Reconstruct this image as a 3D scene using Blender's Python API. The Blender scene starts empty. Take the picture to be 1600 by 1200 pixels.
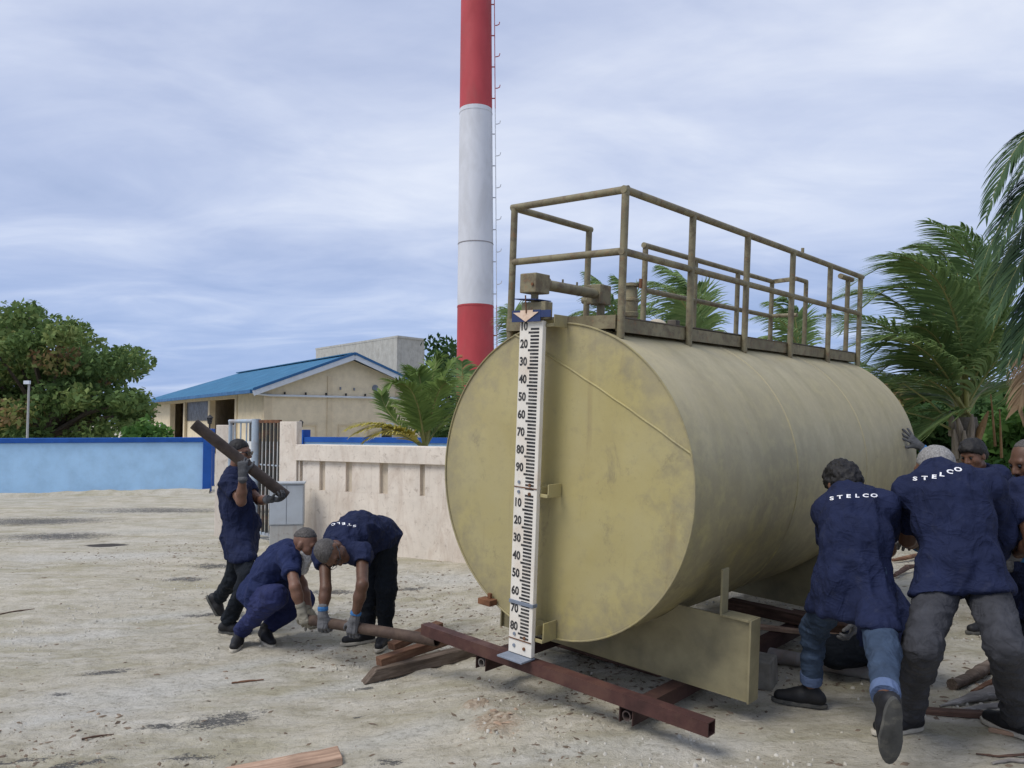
import bpy, bmesh, math, random
import numpy as np
from mathutils import Vector, Matrix
from mathutils.bvhtree import BVHTree

random.seed(7)
RNG = np.random.default_rng(7)
sc = bpy.context.scene
col = sc.collection

# ---------------------------------------------------------------- camera
F = 1232.25                                  # focal length in pixels of a 1600 px wide frame
PITCH = math.atan(62.0 / F)
CAMZ = 1.6
cd = bpy.data.cameras.new('camera')
cam = bpy.data.objects.new('camera', cd)
col.objects.link(cam)
cam.location = (0, 0, CAMZ)
cam.rotation_euler = (math.pi / 2 + PITCH, 0, 0)
cd.sensor_width = 36.0
cd.lens = 36.0 * F / 1600.0
cd.clip_start = 0.05
cd.clip_end = 3000
sc.camera = cam

# ---------------------------------------------------------------- sky, sun, exposure
SUN_EL, SUN_AZ = math.radians(54), math.radians(238)     # azimuth clockwise from +Y (behind the camera, to its left)
world = bpy.data.worlds.new('World')
sc.world = world
world.use_nodes = True
wn, wl = world.node_tree.nodes, world.node_tree.links
wn.clear()


def wnode(t, **kw):
    n = wn.new(t)
    for k, v in kw.items():
        setattr(n, k, v)
    return n


w_out = wnode('ShaderNodeOutputWorld')
w_sky = wnode('ShaderNodeTexSky', sky_type='NISHITA', sun_disc=False, sun_elevation=SUN_EL, sun_rotation=SUN_AZ)
w_bg1 = wnode('ShaderNodeBackground')
w_bg1.inputs['Strength'].default_value = 0.11
wl.new(w_sky.outputs[0], w_bg1.inputs[0])
w_tc = wnode('ShaderNodeTexCoord')
w_sep = wnode('ShaderNodeSeparateXYZ')
wl.new(w_tc.outputs['Generated'], w_sep.inputs[0])


def wmath(op, a, b=None, clamp=False):
    n = wnode('ShaderNodeMath', operation=op, use_clamp=clamp)
    for i, v in enumerate((a, b)):
        if v is None:
            continue
        if isinstance(v, (int, float)):
            n.inputs[i].default_value = v
        else:
            wl.new(v, n.inputs[i])
    return n.outputs[0]


zz = wmath('MAXIMUM', w_sep.outputs[2], 0.0)
den = wmath('ADD', zz, 0.16)
w_comb = wnode('ShaderNodeCombineXYZ')
wl.new(wmath('DIVIDE', w_sep.outputs[0], den), w_comb.inputs[0])
wl.new(wmath('DIVIDE', w_sep.outputs[1], den), w_comb.inputs[1])


def wnoise(scale, detail, rough, dist, mscale, rotz, loc=(0, 0, 0)):
    mp = wnode('ShaderNodeMapping')
    mp.inputs['Scale'].default_value = mscale
    mp.inputs['Rotation'].default_value = (0, 0, rotz)
    mp.inputs['Location'].default_value = loc
    wl.new(w_comb.outputs[0], mp.inputs[0])
    n = wnode('ShaderNodeTexNoise')
    n.inputs['Scale'].default_value = scale
    n.inputs['Detail'].default_value = detail
    n.inputs['Roughness'].default_value = rough
    n.inputs['Distortion'].default_value = dist
    wl.new(mp.outputs[0], n.inputs[0])
    return n.outputs[0]


def wramp(fac, stops):
    r = wnode('ShaderNodeValToRGB')
    e = r.color_ramp.elements
    while len(e) < len(stops):
        e.new(0.5)
    for el, (p, c) in zip(e, stops):
        el.position = p
        el.color = (c[0], c[1], c[2], 1)
    wl.new(fac, r.inputs[0])
    return r.outputs[0]


def wmix(fac, a, b):
    m = wnode('ShaderNodeMix', data_type='RGBA')
    if isinstance(fac, (int, float)):
        m.inputs[0].default_value = fac
    else:
        wl.new(fac, m.inputs[0])
    wl.new(a, m.inputs[6])
    wl.new(b, m.inputs[7])
    return m.outputs[2]


big = wnoise(0.75, 7, 0.55, 0.6, (0.8, 1.05, 1), math.radians(-24), (0.9, 2.2, 0))
fine = wnoise(1.9, 8, 0.56, 0.7, (0.75, 1.25, 1), math.radians(-30), (3.1, 0.4, 0))
mixn = wmath('ADD', wmath('MULTIPLY', big, 0.66), wmath('MULTIPLY', fine, 0.34))
veil = wramp(mixn, [(0.32, (0.235, 0.285, 0.415)), (0.44, (0.315, 0.36, 0.49)), (0.54, (0.40, 0.44, 0.55)), (0.64, (0.50, 0.53, 0.605)), (0.76, (0.62, 0.64, 0.68))])
# low on the horizon the cloud deck opens to a bluer, darker band
low = wramp(zz, [(0.0, (1, 1, 1)), (0.08, (0.8, 0.8, 0.8)), (0.22, (0.22, 0.22, 0.22)), (0.42, (0, 0, 0))])
bluec = wramp(fine, [(0.30, (0.155, 0.24, 0.445)), (0.52, (0.21, 0.29, 0.49)), (0.74, (0.33, 0.395, 0.55))])
w_sepl = wnode('ShaderNodeSeparateColor')
wl.new(low, w_sepl.inputs[0])
w_bg2 = wnode('ShaderNodeBackground')
wl.new(wmix(w_sepl.outputs[0], veil, bluec), w_bg2.inputs[0])
w_bg2.inputs['Strength'].default_value = 1.0
w_mix = wnode('ShaderNodeMixShader')
w_mix.inputs[0].default_value = 0.93          # cloud cover over the clear sky
wl.new(w_bg1.outputs[0], w_mix.inputs[1])
wl.new(w_bg2.outputs[0], w_mix.inputs[2])
wl.new(w_mix.outputs[0], w_out.inputs[0])

sd = bpy.data.lights.new('sun', 'SUN')
sd.energy = 1.5
sd.angle = math.radians(28)
sd.color = (1.0, 0.96, 0.9)
sun = bpy.data.objects.new('sun', sd)
col.objects.link(sun)
sv = Vector((math.sin(SUN_AZ) * math.cos(SUN_EL), math.cos(SUN_AZ) * math.cos(SUN_EL), math.sin(SUN_EL)))
sun.rotation_euler = sv.to_track_quat('Z', 'Y').to_euler()
sun.location = sv * 50

sc.render.engine = 'CYCLES'
vs = sc.view_settings
vs.view_transform = 'Standard'
vs.look = 'None'
vs.gamma = 1
vs.exposure = 0.70
vs.use_curve_mapping = False
sc.cycles.use_denoising = True
sc.cycles.max_bounces = 8

# ---------------------------------------------------------------- pixels to places
CP, SP = math.cos(PITCH), math.sin(PITCH)
EYE = np.array([0, 0, CAMZ])


def ray(px, py):
    x, y = (px - 800) / F, (600 - py) / F
    return np.array([x, CP - y * SP, SP + y * CP])


def at(px, py, Y):
    d = ray(px, py)
    return EYE + d * (Y / d[1])


def vnoise(P, seed=0):
    """value noise, P (n,3) -> 0..1"""
    P = np.asarray(P, float)
    i = np.floor(P).astype(np.int64)
    f = P - i
    f = f * f * (3 - 2 * f)

    def h(a, b, c):
        n = (a * 374761393 + b * 668265263 + c * 2147483647 + seed * 1274126177) & 0xffffffff
        n = ((n ^ (n >> 13)) * 1274126177) & 0xffffffff
        return ((n ^ (n >> 16)) & 0xffff) / 65535.0
    r = 0
    for dx in (0, 1):
        for dy in (0, 1):
            for dz in (0, 1):
                w = (f[:, 0] if dx else 1 - f[:, 0]) * (f[:, 1] if dy else 1 - f[:, 1]) * (f[:, 2] if dz else 1 - f[:, 2])
                r = r + w * h(i[:, 0] + dx, i[:, 1] + dy, i[:, 2] + dz)
    return r


def fbm(P, seed=0, oct=4):
    P = np.asarray(P, float)
    a, s, t = 1.0, 0, 0
    for k in range(oct):
        s = s + a * vnoise(P * (2 ** k), seed + k * 17)
        t += a
        a *= 0.5
    return s / t


def sstep(a, b, x):
    t = np.clip((x - a) / (b - a), 0, 1)
    return t * t * (3 - 2 * t)


def gz(x, y):
    x = np.asarray(x, float)
    y = np.asarray(y, float)
    z = -0.09 + 0.13 * sstep(-1.3, 0.5, x - 0.12 * (y - 4.5))
    P = np.stack(np.broadcast_arrays(x * 0.7, y * 0.7, 0 * x), -1).reshape(-1, 3)
    near = 1 - sstep(14, 30, np.hypot(x, y))
    return z + (fbm(P, 3, 3).reshape(z.shape) - 0.5) * 0.05 * near


def gnd(px, py):
    """point of the ground under a pixel"""
    d = ray(px, py)
    z = 0.0
    for _ in range(12):
        p = EYE + d * ((z - CAMZ) / d[2])
        z = float(gz(p[0], p[1]))
    return EYE + d * ((z - CAMZ) / d[2])


# ---------------------------------------------------------------- materials
def new_mat(name):
    m = bpy.data.materials.new(name)
    m.use_nodes = True
    nt = m.node_tree
    b = nt.nodes['Principled BSDF']
    return m, nt, b


class NT:
    """small helper for wiring a material"""

    def __init__(s, name, rough=0.7, spec=0.4, metal=0.0):
        s.m, s.nt, s.b = new_mat(name)
        s.b.inputs['Roughness'].default_value = rough
        s.b.inputs['Specular IOR Level'].default_value = spec
        s.b.inputs['Metallic'].default_value = metal
        s.tc = s.nt.nodes.new('ShaderNodeTexCoord')

    def link(s, a, b):
        s.nt.links.new(a, b)

    def map(s, scale=(1, 1, 1), rot=(0, 0, 0), coord='Object'):
        n = s.nt.nodes.new('ShaderNodeMapping')
        n.inputs['Scale'].default_value = scale
        n.inputs['Rotation'].default_value = rot
        s.link(s.tc.outputs[coord], n.inputs[0])
        return n.outputs[0]

    def noise(s, vec, scale, detail=4, rough=0.55, dist=0.0):
        n = s.nt.nodes.new('ShaderNodeTexNoise')
        n.inputs['Scale'].default_value = scale
        n.inputs['Detail'].default_value = detail
        n.inputs['Roughness'].default_value = rough
        n.inputs['Distortion'].default_value = dist
        s.link(vec, n.inputs[0])
        return n.outputs[0]

    def vor(s, vec, scale, feature='F1'):
        n = s.nt.nodes.new('ShaderNodeTexVoronoi')
        n.feature = feature
        n.inputs['Scale'].default_value = scale
        s.link(vec, n.inputs[0])
        return n

    def ramp(s, fac, stops):
        r = s.nt.nodes.new('ShaderNodeValToRGB')
        e = r.color_ramp.elements
        while len(e) < len(stops):
            e.new(0.5)
        for el, (p, c) in zip(e, stops):
            el.position = p
            if isinstance(c, (int, float)):
                c = (c, c, c)
            el.color = (c[0], c[1], c[2], 1)
        s.link(fac, r.inputs[0])
        return r.outputs[0]

    def mix(s, fac, a, b, mode='MIX'):
        m = s.nt.nodes.new('ShaderNodeMix')
        m.data_type = 'RGBA'
        m.blend_type = mode
        for sock, v in ((m.inputs[0], fac), (m.inputs[6], a), (m.inputs[7], b)):
            if isinstance(v, (int, float)):
                sock.default_value = v
            elif isinstance(v, tuple):
                sock.default_value = (v[0], v[1], v[2], 1)
            else:
                s.link(v, sock)
        return m.outputs[2]

    def math(s, op, a, b=None, clamp=False):
        n = s.nt.nodes.new('ShaderNodeMath')
        n.operation = op
        n.use_clamp = clamp
        for i, v in enumerate((a, b)):
            if v is None:
                continue
            if isinstance(v, (int, float)):
                n.inputs[i].default_value = v
            else:
                s.link(v, n.inputs[i])
        return n.outputs[0]

    def attr(s, name):
        n = s.nt.nodes.new('ShaderNodeAttribute')
        n.attribute_name = name
        return n

    def sep(s, vec):
        n = s.nt.nodes.new('ShaderNodeSeparateXYZ')
        s.link(vec, n.inputs[0])
        return n.outputs

    def bump(s, h, strength=0.3, dist=0.01):
        n = s.nt.nodes.new('ShaderNodeBump')
        n.inputs['Strength'].default_value = strength
        n.inputs['Distance'].default_value = dist
        s.link(h, n.inputs['Height'])
        s.link(n.outputs[0], s.b.inputs['Normal'])

    def color(s, c):
        if isinstance(c, tuple):
            s.b.inputs['Base Color'].default_value = (c[0], c[1], c[2], 1)
        else:
            s.link(c, s.b.inputs['Base Color'])

    def rough(s, v):
        s.link(v, s.b.inputs['Roughness'])


MAT = {}


def simple(name, base, var=0.25, scale=6.0, rough=0.7, bump=0.15, bscale=40.0, spec=0.35, metal=0.0, tint=None, tamount=0.5, tscale=3.0, stretch=(1, 1, 1), bdist=0.005):
    """painted / plain surface with uneven tone, an optional second colour in blotches, and fine relief"""
    n = NT(name, rough, spec, metal)
    v = n.map(stretch)
    a = n.noise(v, scale, 5, 0.6)
    dark = tuple(c * (1 - var) for c in base)
    lite = tuple(min(1, c * (1 + var * 0.6)) for c in base)
    c = n.ramp(a, [(0.3, dark), (0.55, base), (0.75, lite)])
    if tint:
        t = n.noise(v, tscale, 6, 0.65, 0.4)
        c = n.mix(n.math('MULTIPLY', n.ramp(t, [(0.48, 0.0), (0.66, 1.0)]), tamount), c, tint)
    n.color(c)
    n.bump(n.noise(v, bscale, 4), bump, bdist)
    r = n.ramp(a, [(0.3, min(1, rough + 0.1)), (0.7, max(0, rough - 0.1))])
    n.rough(r)
    MAT[name] = n.m
    return n.m


# ---------------------------------------------------------------- meshes
def finish(name, me, mat, parent=None, smooth=False):
    if isinstance(mat, (list, tuple)):
        for m in mat:
            me.materials.append(m)
    elif mat is not None:
        me.materials.append(mat)
    o = bpy.data.objects.new(name, me)
    col.objects.link(o)
    if parent is not None:
        o.parent = parent
    if smooth:
        me.polygons.foreach_set('use_smooth', np.ones(len(me.polygons), bool))
    return o


def tag(o, label=None, cat=None, group=None, kind=None):
    for k, v in (('label', label), ('category', cat), ('group', group), ('kind', kind)):
        if v:
            o[k] = v
    return o


def empty(name, label, cat, loc=(0, 0, 0), rz=0.0, group=None, matrix=None):
    o = bpy.data.objects.new(name, None)
    col.objects.link(o)
    o.empty_display_size = 0.1
    if matrix is not None:
        o.matrix_world = matrix
    else:
        o.location = tuple(float(c) for c in loc)
        o.rotation_euler = (0, 0, rz)
    return tag(o, label, cat, group)


def nrm(v):
    v = np.asarray(v, float)
    return v / (np.linalg.norm(v) + 1e-12)


def frame(d, up=(0, 0, 1)):
    """x,y axes perpendicular to unit d"""
    d = nrm(d)
    u = np.asarray(up, float)
    if abs(d @ u) > 0.98:
        u = np.array([0, 1, 0.0]) if abs(d[1]) < 0.9 else np.array([1, 0, 0.0])
    x = nrm(np.cross(u, d))
    y = np.cross(d, x)
    return x, y


class MB:
    def __init__(s):
        s.v, s.f, s.mi = [], [], []
        s.attr = []

    def add(s, vs, fs, mi=0):
        o = len(s.v)
        s.v.extend([tuple(float(c) for c in q) for q in vs])
        s.f.extend([tuple(i + o for i in q) for q in fs])
        s.mi.extend([mi] * len(fs))
        return s

    def hexa(s, p, mi=0):
        """8 points: bottom 4 ccw, top 4 ccw"""
        return s.add(p, [(3, 2, 1, 0), (4, 5, 6, 7), (0, 1, 5, 4), (1, 2, 6, 5), (2, 3, 7, 6), (3, 0, 4, 7)], mi)

    def box(s, lo, hi, mi=0):
        (a, b, c), (d, e, f) = lo, hi
        return s.hexa([(a, b, c), (d, b, c), (d, e, c), (a, e, c), (a, b, f), (d, b, f), (d, e, f), (a, e, f)], mi)

    def bar(s, a, b, w, h, up=(0, 0, 1), mi=0):
        """rectangular bar from a to b; w sideways, h along up"""
        a, b = np.asarray(a, float), np.asarray(b, float)
        x, y = frame(b - a, up)
        x, y = x * w / 2, y * h / 2
        return s.hexa([a - x - y, a + x - y, b + x - y, b - x - y, a - x + y, a + x + y, b + x + y, b - x + y][0:8], mi)

    def tube(s, pts, r, n=10, mi=0, cap=True, up=(0, 0, 1)):
        pts = [np.asarray(p, float) for p in pts]
        rs = r if isinstance(r, (list, tuple, np.ndarray)) else [r] * len(pts)
        vs, fs = [], []
        x, y = frame(pts[1] - pts[0], up)
        for i, p in enumerate(pts):
            d = pts[min(i + 1, len(pts) - 1)] - pts[max(i - 1, 0)]
            d = nrm(d)
            x = nrm(x - d * (x @ d))
            y = np.cross(d, x)
            for k in range(n):
                t = 2 * math.pi * k / n
                vs.append(p + (x * math.cos(t) + y * math.sin(t)) * rs[i])
        for i in range(len(pts) - 1):
            for k in range(n):
                k2 = (k + 1) % n
                fs.append((i * n + k, i * n + k2, (i + 1) * n + k2, (i + 1) * n + k))
        if cap:
            fs.append(tuple(range(n))[::-1])
            fs.append(tuple(range((len(pts) - 1) * n, len(pts) * n)))
        return s.add(vs, fs, mi)

    def pipe(s, a, b, ro, ri, n=20, mi=0):
        """hollow pipe with open ends"""
        a, b = np.asarray(a, float), np.asarray(b, float)
        x, y = frame(b - a)
        vs, fs = [], []
        for p, r in ((a, ro), (b, ro), (b, ri), (a, ri)):
            for k in range(n):
                t = 2 * math.pi * k / n
                vs.append(p + (x * math.cos(t) + y * math.sin(t)) * r)
        for j in range(4):
            j2 = (j + 1) % 4
            for k in range(n):
                k2 = (k + 1) % n
                fs.append((j * n + k, j * n + k2, j2 * n + k2, j2 * n + k))
        return s.add(vs, fs, mi)

    def prism(s, poly, ext, mi=0):
        """poly: 3D loop, extruded by vector ext"""
        n = len(poly)
        e = np.asarray(ext, float)
        vs = [np.asarray(p, float) for p in poly] + [np.asarray(p, float) + e for p in poly]
        fs = [tuple(range(n))[::-1], tuple(range(n, 2 * n))]
        for k in range(n):
            fs.append((k, (k + 1) % n, n + (k + 1) % n, n + k))
        return s.add(vs, fs, mi)

    def build(s, name, mat, parent=None, smooth=False, bevel=0.0, seg=2):
        me = bpy.data.meshes.new(name)
        me.from_pydata(s.v, [], s.f)
        me.polygons.foreach_set('material_index', s.mi)
        bm = bmesh.new()
        bm.from_mesh(me)
        bmesh.ops.recalc_face_normals(bm, faces=bm.faces)
        if bevel:
            bmesh.ops.bevel(bm, geom=[e for e in bm.edges if len(e.link_faces) == 2 and e.calc_face_angle(0) > 0.6], offset=bevel, segments=seg, affect='EDGES', profile=0.5, clamp_overlap=True)
        bm.to_mesh(me)
        bm.free()
        o = finish(name, me, mat, parent, False)
        if smooth:
            me.polygons.foreach_set('use_smooth', np.ones(len(me.polygons), bool))
            me.set_sharp_from_angle(angle=math.radians(38))
        return o


def np_mesh(name, V, Fc, mat, parent=None, smooth=True, attrs=None):
    """fast mesh from arrays; Fc (m,4) or (m,3)"""
    V = np.asarray(V, np.float32)
    Fc = np.asarray(Fc, np.int32)
    k = Fc.shape[1]
    me = bpy.data.meshes.new(name)
    me.vertices.add(len(V))
    me.vertices.foreach_set('co', V.ravel())
    me.loops.add(Fc.size)
    me.loops.foreach_set('vertex_index', Fc.ravel())
    me.polygons.add(len(Fc))
    me.polygons.foreach_set('loop_start', np.arange(0, Fc.size, k, dtype=np.int32))
    me.polygons.foreach_set('loop_total', np.full(len(Fc), k, np.int32))
    me.update(calc_edges=True)
    me.validate()
    for nm, arr in (attrs or {}).items():
        a = me.attributes.new(nm, 'FLOAT', 'POINT')
        a.data.foreach_set('value', np.asarray(arr, np.float32))
    return finish(name, me, mat, parent, smooth)


_font = {}


def text_mesh(s, size=1.0, bold=0.0, xs=1.0):
    """mesh data of a text, flat in xy, centred; returns verts (n,2) and faces"""
    key = (s, size, bold, xs)
    if key in _font:
        return _font[key]
    cu = bpy.data.curves.new('text', 'FONT')
    cu.body = s
    cu.size = size
    cu.align_x = 'CENTER'
    cu.align_y = 'CENTER'
    cu.offset = bold
    cu.resolution_u = 3
    o = bpy.data.objects.new('text', cu)
    col.objects.link(o)
    dg = bpy.context.evaluated_depsgraph_get()
    me = bpy.data.meshes.new_from_object(o.evaluated_get(dg))
    vs = np.array([(v.co.x * xs, v.co.y) for v in me.vertices])
    fs = [tuple(p.vertices) for p in me.polygons]
    bpy.data.objects.remove(o)
    bpy.data.curves.remove(cu)
    bpy.data.meshes.remove(me)
    vs -= (vs.max(0) + vs.min(0)) / 2
    _font[key] = (vs, fs)
    return vs, fs


# ================================================================ GROUND
def axis(lo, hi, dense_lo, dense_hi, step, grow):
    c = list(np.arange(dense_lo, dense_hi + 1e-6, step))
    s = step
    while c[-1] < hi:
        s *= grow
        c.append(c[-1] + s)
    s = step
    while c[0] > lo:
        s *= grow
        c.insert(0, c[0] - s)
    return np.array(c)


gxs = axis(-700, 700, -4.6, 3.4, 0.03, 1.09)
gys = axis(-40, 1400, 2.3, 9.0, 0.03, 1.075)
GX, GY = np.meshgrid(gxs, gys, indexing='ij')
PX, PY = GX.ravel(), GY.ravel()
P3 = np.stack([PX, PY, 0 * PX], 1)
GZ = gz(PX, PY)
nearw = (1 - sstep(8, 16, np.hypot(PX, PY)))
TR = math.radians(43)                                    # the way the wheel marks run
ca_, sa_ = math.cos(TR), math.sin(TR)
AL, AC = PX * ca_ + PY * sa_, -PX * sa_ + PY * ca_
streak = fbm(np.stack([AL * 1.3, AC * 4.2, 0 * AL], 1), 31, 5)
lump = fbm(P3 * 9.0, 11, 4)
crumb = fbm(P3 * 30.0, 12, 3)
rough_m = sstep(0.42, 0.62, fbm(P3 * 0.8, 21, 3))
GZ = GZ + nearw * ((lump - 0.5) * (0.020 + 0.026 * rough_m) + (crumb - 0.5) * (0.010 + 0.016 * rough_m) + (streak - 0.5) * 0.022)


def blob(px, py, rx, ry, rot=0.0):
    """soft patch on the ground around a pixel; radii in metres"""
    c = gnd(px, py)
    dx, dy = PX - c[0], PY - c[1]
    cr, sr = math.cos(rot), math.sin(rot)
    u, v = (dx * cr + dy * sr) / rx, (-dx * sr + dy * cr) / ry
    return np.clip(1.25 - np.sqrt(u * u + v * v), 0, 1)


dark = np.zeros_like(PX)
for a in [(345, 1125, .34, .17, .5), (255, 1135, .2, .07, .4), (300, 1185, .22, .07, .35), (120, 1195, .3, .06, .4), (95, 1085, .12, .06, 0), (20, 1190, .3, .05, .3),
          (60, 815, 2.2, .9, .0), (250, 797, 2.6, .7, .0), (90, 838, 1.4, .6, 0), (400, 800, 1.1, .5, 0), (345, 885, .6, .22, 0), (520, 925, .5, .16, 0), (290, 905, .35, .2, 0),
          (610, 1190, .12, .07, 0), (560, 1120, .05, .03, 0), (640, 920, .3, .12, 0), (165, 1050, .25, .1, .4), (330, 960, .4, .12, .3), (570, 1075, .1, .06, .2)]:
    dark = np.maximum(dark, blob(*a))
pudd = np.maximum(blob(165, 851, .34, .16), blob(200, 840, .0001, .0001))
chips = np.maximum(blob(775, 1130, .17, .22, .4), blob(745, 1105, .12, .08, .3))
pale = np.maximum.reduce([blob(700, 905, 1.0, .5), blob(250, 1080, .9, .3, .45), blob(620, 1150, .5, .15, .4), blob(1060, 1165, .5, .2, .2), blob(500, 880, .6, .4), blob(150, 870, 1.6, .35), blob(640, 760, 3, 2), blob(60, 1000, .9, .16, .35), blob(230, 965, .9, .16, .45), blob(380, 1040, .9, .14, .6), blob(120, 1120, .8, .13, .5), blob(520, 1075, .6, .12, .6), blob(250, 830, 1.4, .3, .1), blob(900, 1170, .5, .12, .3)])
GZ = GZ + chips * 0.03 * (0.5 + lump) - pudd * 0.03
nx, ny = len(gxs), len(gys)
idx = np.arange(nx * ny).reshape(nx, ny)
quads = np.stack([idx[:-1, :-1], idx[1:, :-1], idx[1:, 1:], idx[:-1, 1:]], -1).reshape(-1, 4)

g = NT('sandy_ground', 0.95, 0.15)
gp = g.map(coord='Object')
n1 = g.noise(gp, 0.55, 6, 0.6, 0.3)
n2 = g.noise(gp, 3.2, 8, 0.65, 0.2)
n3 = g.noise(gp, 26, 6, 0.7)
n4 = g.noise(gp, 120, 3, 0.7)
stm = g.map((1.0, 3.6, 1), (0, 0, -TR))
nst = g.noise(stm, 1.5, 9, 0.68, 1.2)
base = g.ramp(n2, [(0.27, (0.25, 0.215, 0.14)), (0.42, (0.42, 0.375, 0.275)), (0.56, (0.54, 0.49, 0.385)), (0.75, (0.64, 0.59, 0.49))])
grey = g.ramp(nst, [(0.30, (0.29, 0.265, 0.185)), (0.5, (0.49, 0.46, 0.385)), (0.70, (0.61, 0.585, 0.525))])
c = g.mix(g.ramp(n1, [(0.38, 0.15), (0.62, 0.85)]), base, grey)
olive = g.math('MULTIPLY', g.ramp(g.noise(stm, 0.8, 5, 0.6, 0.3), [(0.50, 0.0), (0.64, 1.0)]), 0.55)
n5 = g.noise(g.map((1.0, 1.7, 1), (0, 0, -TR)), 8.5, 8, 0.72, 0.7)
c = g.mix(g.math('MULTIPLY', g.ramp(n5, [(0.28, 1.0), (0.44, 0.0)]), 0.5), c, (0.22, 0.19, 0.125))
c = g.mix(g.math('MULTIPLY', g.ramp(n5, [(0.56, 0.0), (0.70, 1.0)]), 0.5), c, (0.60, 0.56, 0.475))
c = g.mix(olive, c, (0.33, 0.30, 0.19))
c = g.mix(g.math('MULTIPLY', g.attr('pale').outputs['Fac'], 0.62), c, g.ramp(n3, [(0.3, (0.44, 0.43, 0.39)), (0.7, (0.64, 0.625, 0.575))]))
c = g.mix(g.math('MULTIPLY', g.ramp(n3, [(0.30, 1.0), (0.47, 0.0)]), 0.55), c, (0.17, 0.15, 0.105))
spk = g.vor(gp, 46)
c = g.mix(g.math('MULTIPLY', g.ramp(spk.outputs['Distance'], [(0.10, 1.0), (0.22, 0.0)]), g.math('MULTIPLY', g.ramp(n2, [(0.42, 0.0), (0.6, 1.0)]), 0.6)), c, g.ramp(spk.outputs['Color'], [(0.25, (0.10, 0.09, 0.07)), (0.5, (0.3, 0.25, 0.18)), (0.75, (0.75, 0.73, 0.68))]))
c = g.mix(g.math('MULTIPLY', g.ramp(n4, [(0.62, 0.0), (0.72, 1.0)]), 0.55), c, (0.72, 0.70, 0.64))
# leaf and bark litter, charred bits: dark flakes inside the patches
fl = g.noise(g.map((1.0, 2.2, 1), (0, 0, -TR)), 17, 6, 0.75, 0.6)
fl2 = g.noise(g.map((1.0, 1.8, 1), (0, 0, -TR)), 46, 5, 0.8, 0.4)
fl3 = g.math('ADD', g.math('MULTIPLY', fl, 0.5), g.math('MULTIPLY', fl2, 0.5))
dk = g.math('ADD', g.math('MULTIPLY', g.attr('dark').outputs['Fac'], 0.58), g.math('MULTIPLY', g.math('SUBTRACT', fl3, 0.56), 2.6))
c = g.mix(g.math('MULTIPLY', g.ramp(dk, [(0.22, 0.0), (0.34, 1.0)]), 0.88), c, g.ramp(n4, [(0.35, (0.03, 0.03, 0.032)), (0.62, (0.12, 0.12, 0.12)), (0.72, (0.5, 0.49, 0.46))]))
vch = g.vor(gp, 60)
c = g.mix(g.ramp(g.math('ADD', g.math('MULTIPLY', g.attr('chips').outputs['Fac'], 0.8), g.math('SUBTRACT', n3, 0.5)), [(0.30, 0.0), (0.62, 0.75)]), c, g.ramp(vch.outputs['Color'], [(0.2, (0.22, 0.15, 0.095)), (0.6, (0.40, 0.30, 0.21)), (0.9, (0.52, 0.43, 0.33))]))
c = g.mix(g.ramp(g.attr('puddle').outputs['Fac'], [(0.28, 0.0), (0.42, 1.0)]), c, (0.07, 0.065, 0.06))
g.color(c)
hh = g.math('ADD', g.math('MULTIPLY', n3, 0.6), g.math('MULTIPLY', n4, 0.4))
g.bump(g.math('ADD', hh, g.math('MULTIPLY', n5, 1.6)), 0.9, 0.022)
ground = np_mesh('ground', np.stack([PX, PY, GZ], 1), quads, g.m, attrs={'dark': dark, 'pale': pale, 'chips': chips, 'puddle': pudd})
tag(ground, 'sandy yard of pale coral sand with dark litter patches', None, kind='structure')


def gtop(x, y):
    """height of the built ground mesh"""
    i = int(np.clip(np.searchsorted(gxs, x) - 1, 0, nx - 2))
    j = int(np.clip(np.searchsorted(gys, y) - 1, 0, ny - 2))
    H = GZ.reshape(nx, ny)
    u = (x - gxs[i]) / (gxs[i + 1] - gxs[i])
    v = (y - gys[j]) / (gys[j + 1] - gys[j])
    return float(H[i, j] * (1 - u) * (1 - v) + H[i + 1, j] * u * (1 - v) + H[i, j + 1] * (1 - u) * v + H[i + 1, j + 1] * u * v)


def ong(px, py, lift=0.0):
    p = gnd(px, py)
    p[2] = gtop(p[0], p[1]) + lift
    return p


# pebbles, coral bits and chips: nobody could count them
def litter(name, label, n, ymax, size, mat, seed, flat=0.5, mask=None, long=1.0):
    r = np.random.default_rng(seed)
    V, Q = [], []
    k = 0
    N_ = n * 14
    Yc_ = 2.4 + (ymax - 2.4) * r.random(N_) ** 1.5
    Xc_ = (r.random(N_) * 2 - 1) * Yc_ * 0.72
    keep = r.random(N_) < mask(Xc_, Yc_)
    for x, y in list(zip(Xc_[keep], Yc_[keep]))[:n]:
        s = size * (0.3 + r.random() ** 4 * 2.2)
        a = r.random() * 6.28
        z = gtop(x, y)
        ex = np.array([math.cos(a), math.sin(a), (r.random() - .5) * .5]) * s * long
        ey = np.array([-math.sin(a), math.cos(a), (r.random() - .5) * .5]) * s * (0.5 + 0.5 * r.random())
        ez = np.array([0, 0, 1]) * s * flat * (0.5 + r.random())
        c0 = np.array([x, y, z + ez[2] * 0.3])
        j = [1 + (r.random() - .5) * .6 for _ in range(8)]
        o = len(V)
        V += [c0 - ex * j[0] - ez * .4, c0 - ey * j[1] - ez * .4, c0 + ex * j[2] - ez * .4, c0 + ey * j[3] - ez * .4, c0 - ex * .5 * j[4] + ez, c0 - ey * .5 * j[5] + ez * j[6], c0 + ex * .55 * j[7] + ez * .8, c0 + ey * .5 * j[4] + ez]
        Q += [(o, o + 1, o + 5, o + 4), (o + 1, o + 2, o + 6, o + 5), (o + 2, o + 3, o + 7, o + 6), (o + 3, o, o + 4, o + 7), (o + 4, o + 5, o + 6, o + 7)]
        k += 1
    ob = np_mesh(name, V, Q, mat, smooth=False)
    return tag(ob, label, kind='stuff')


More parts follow.
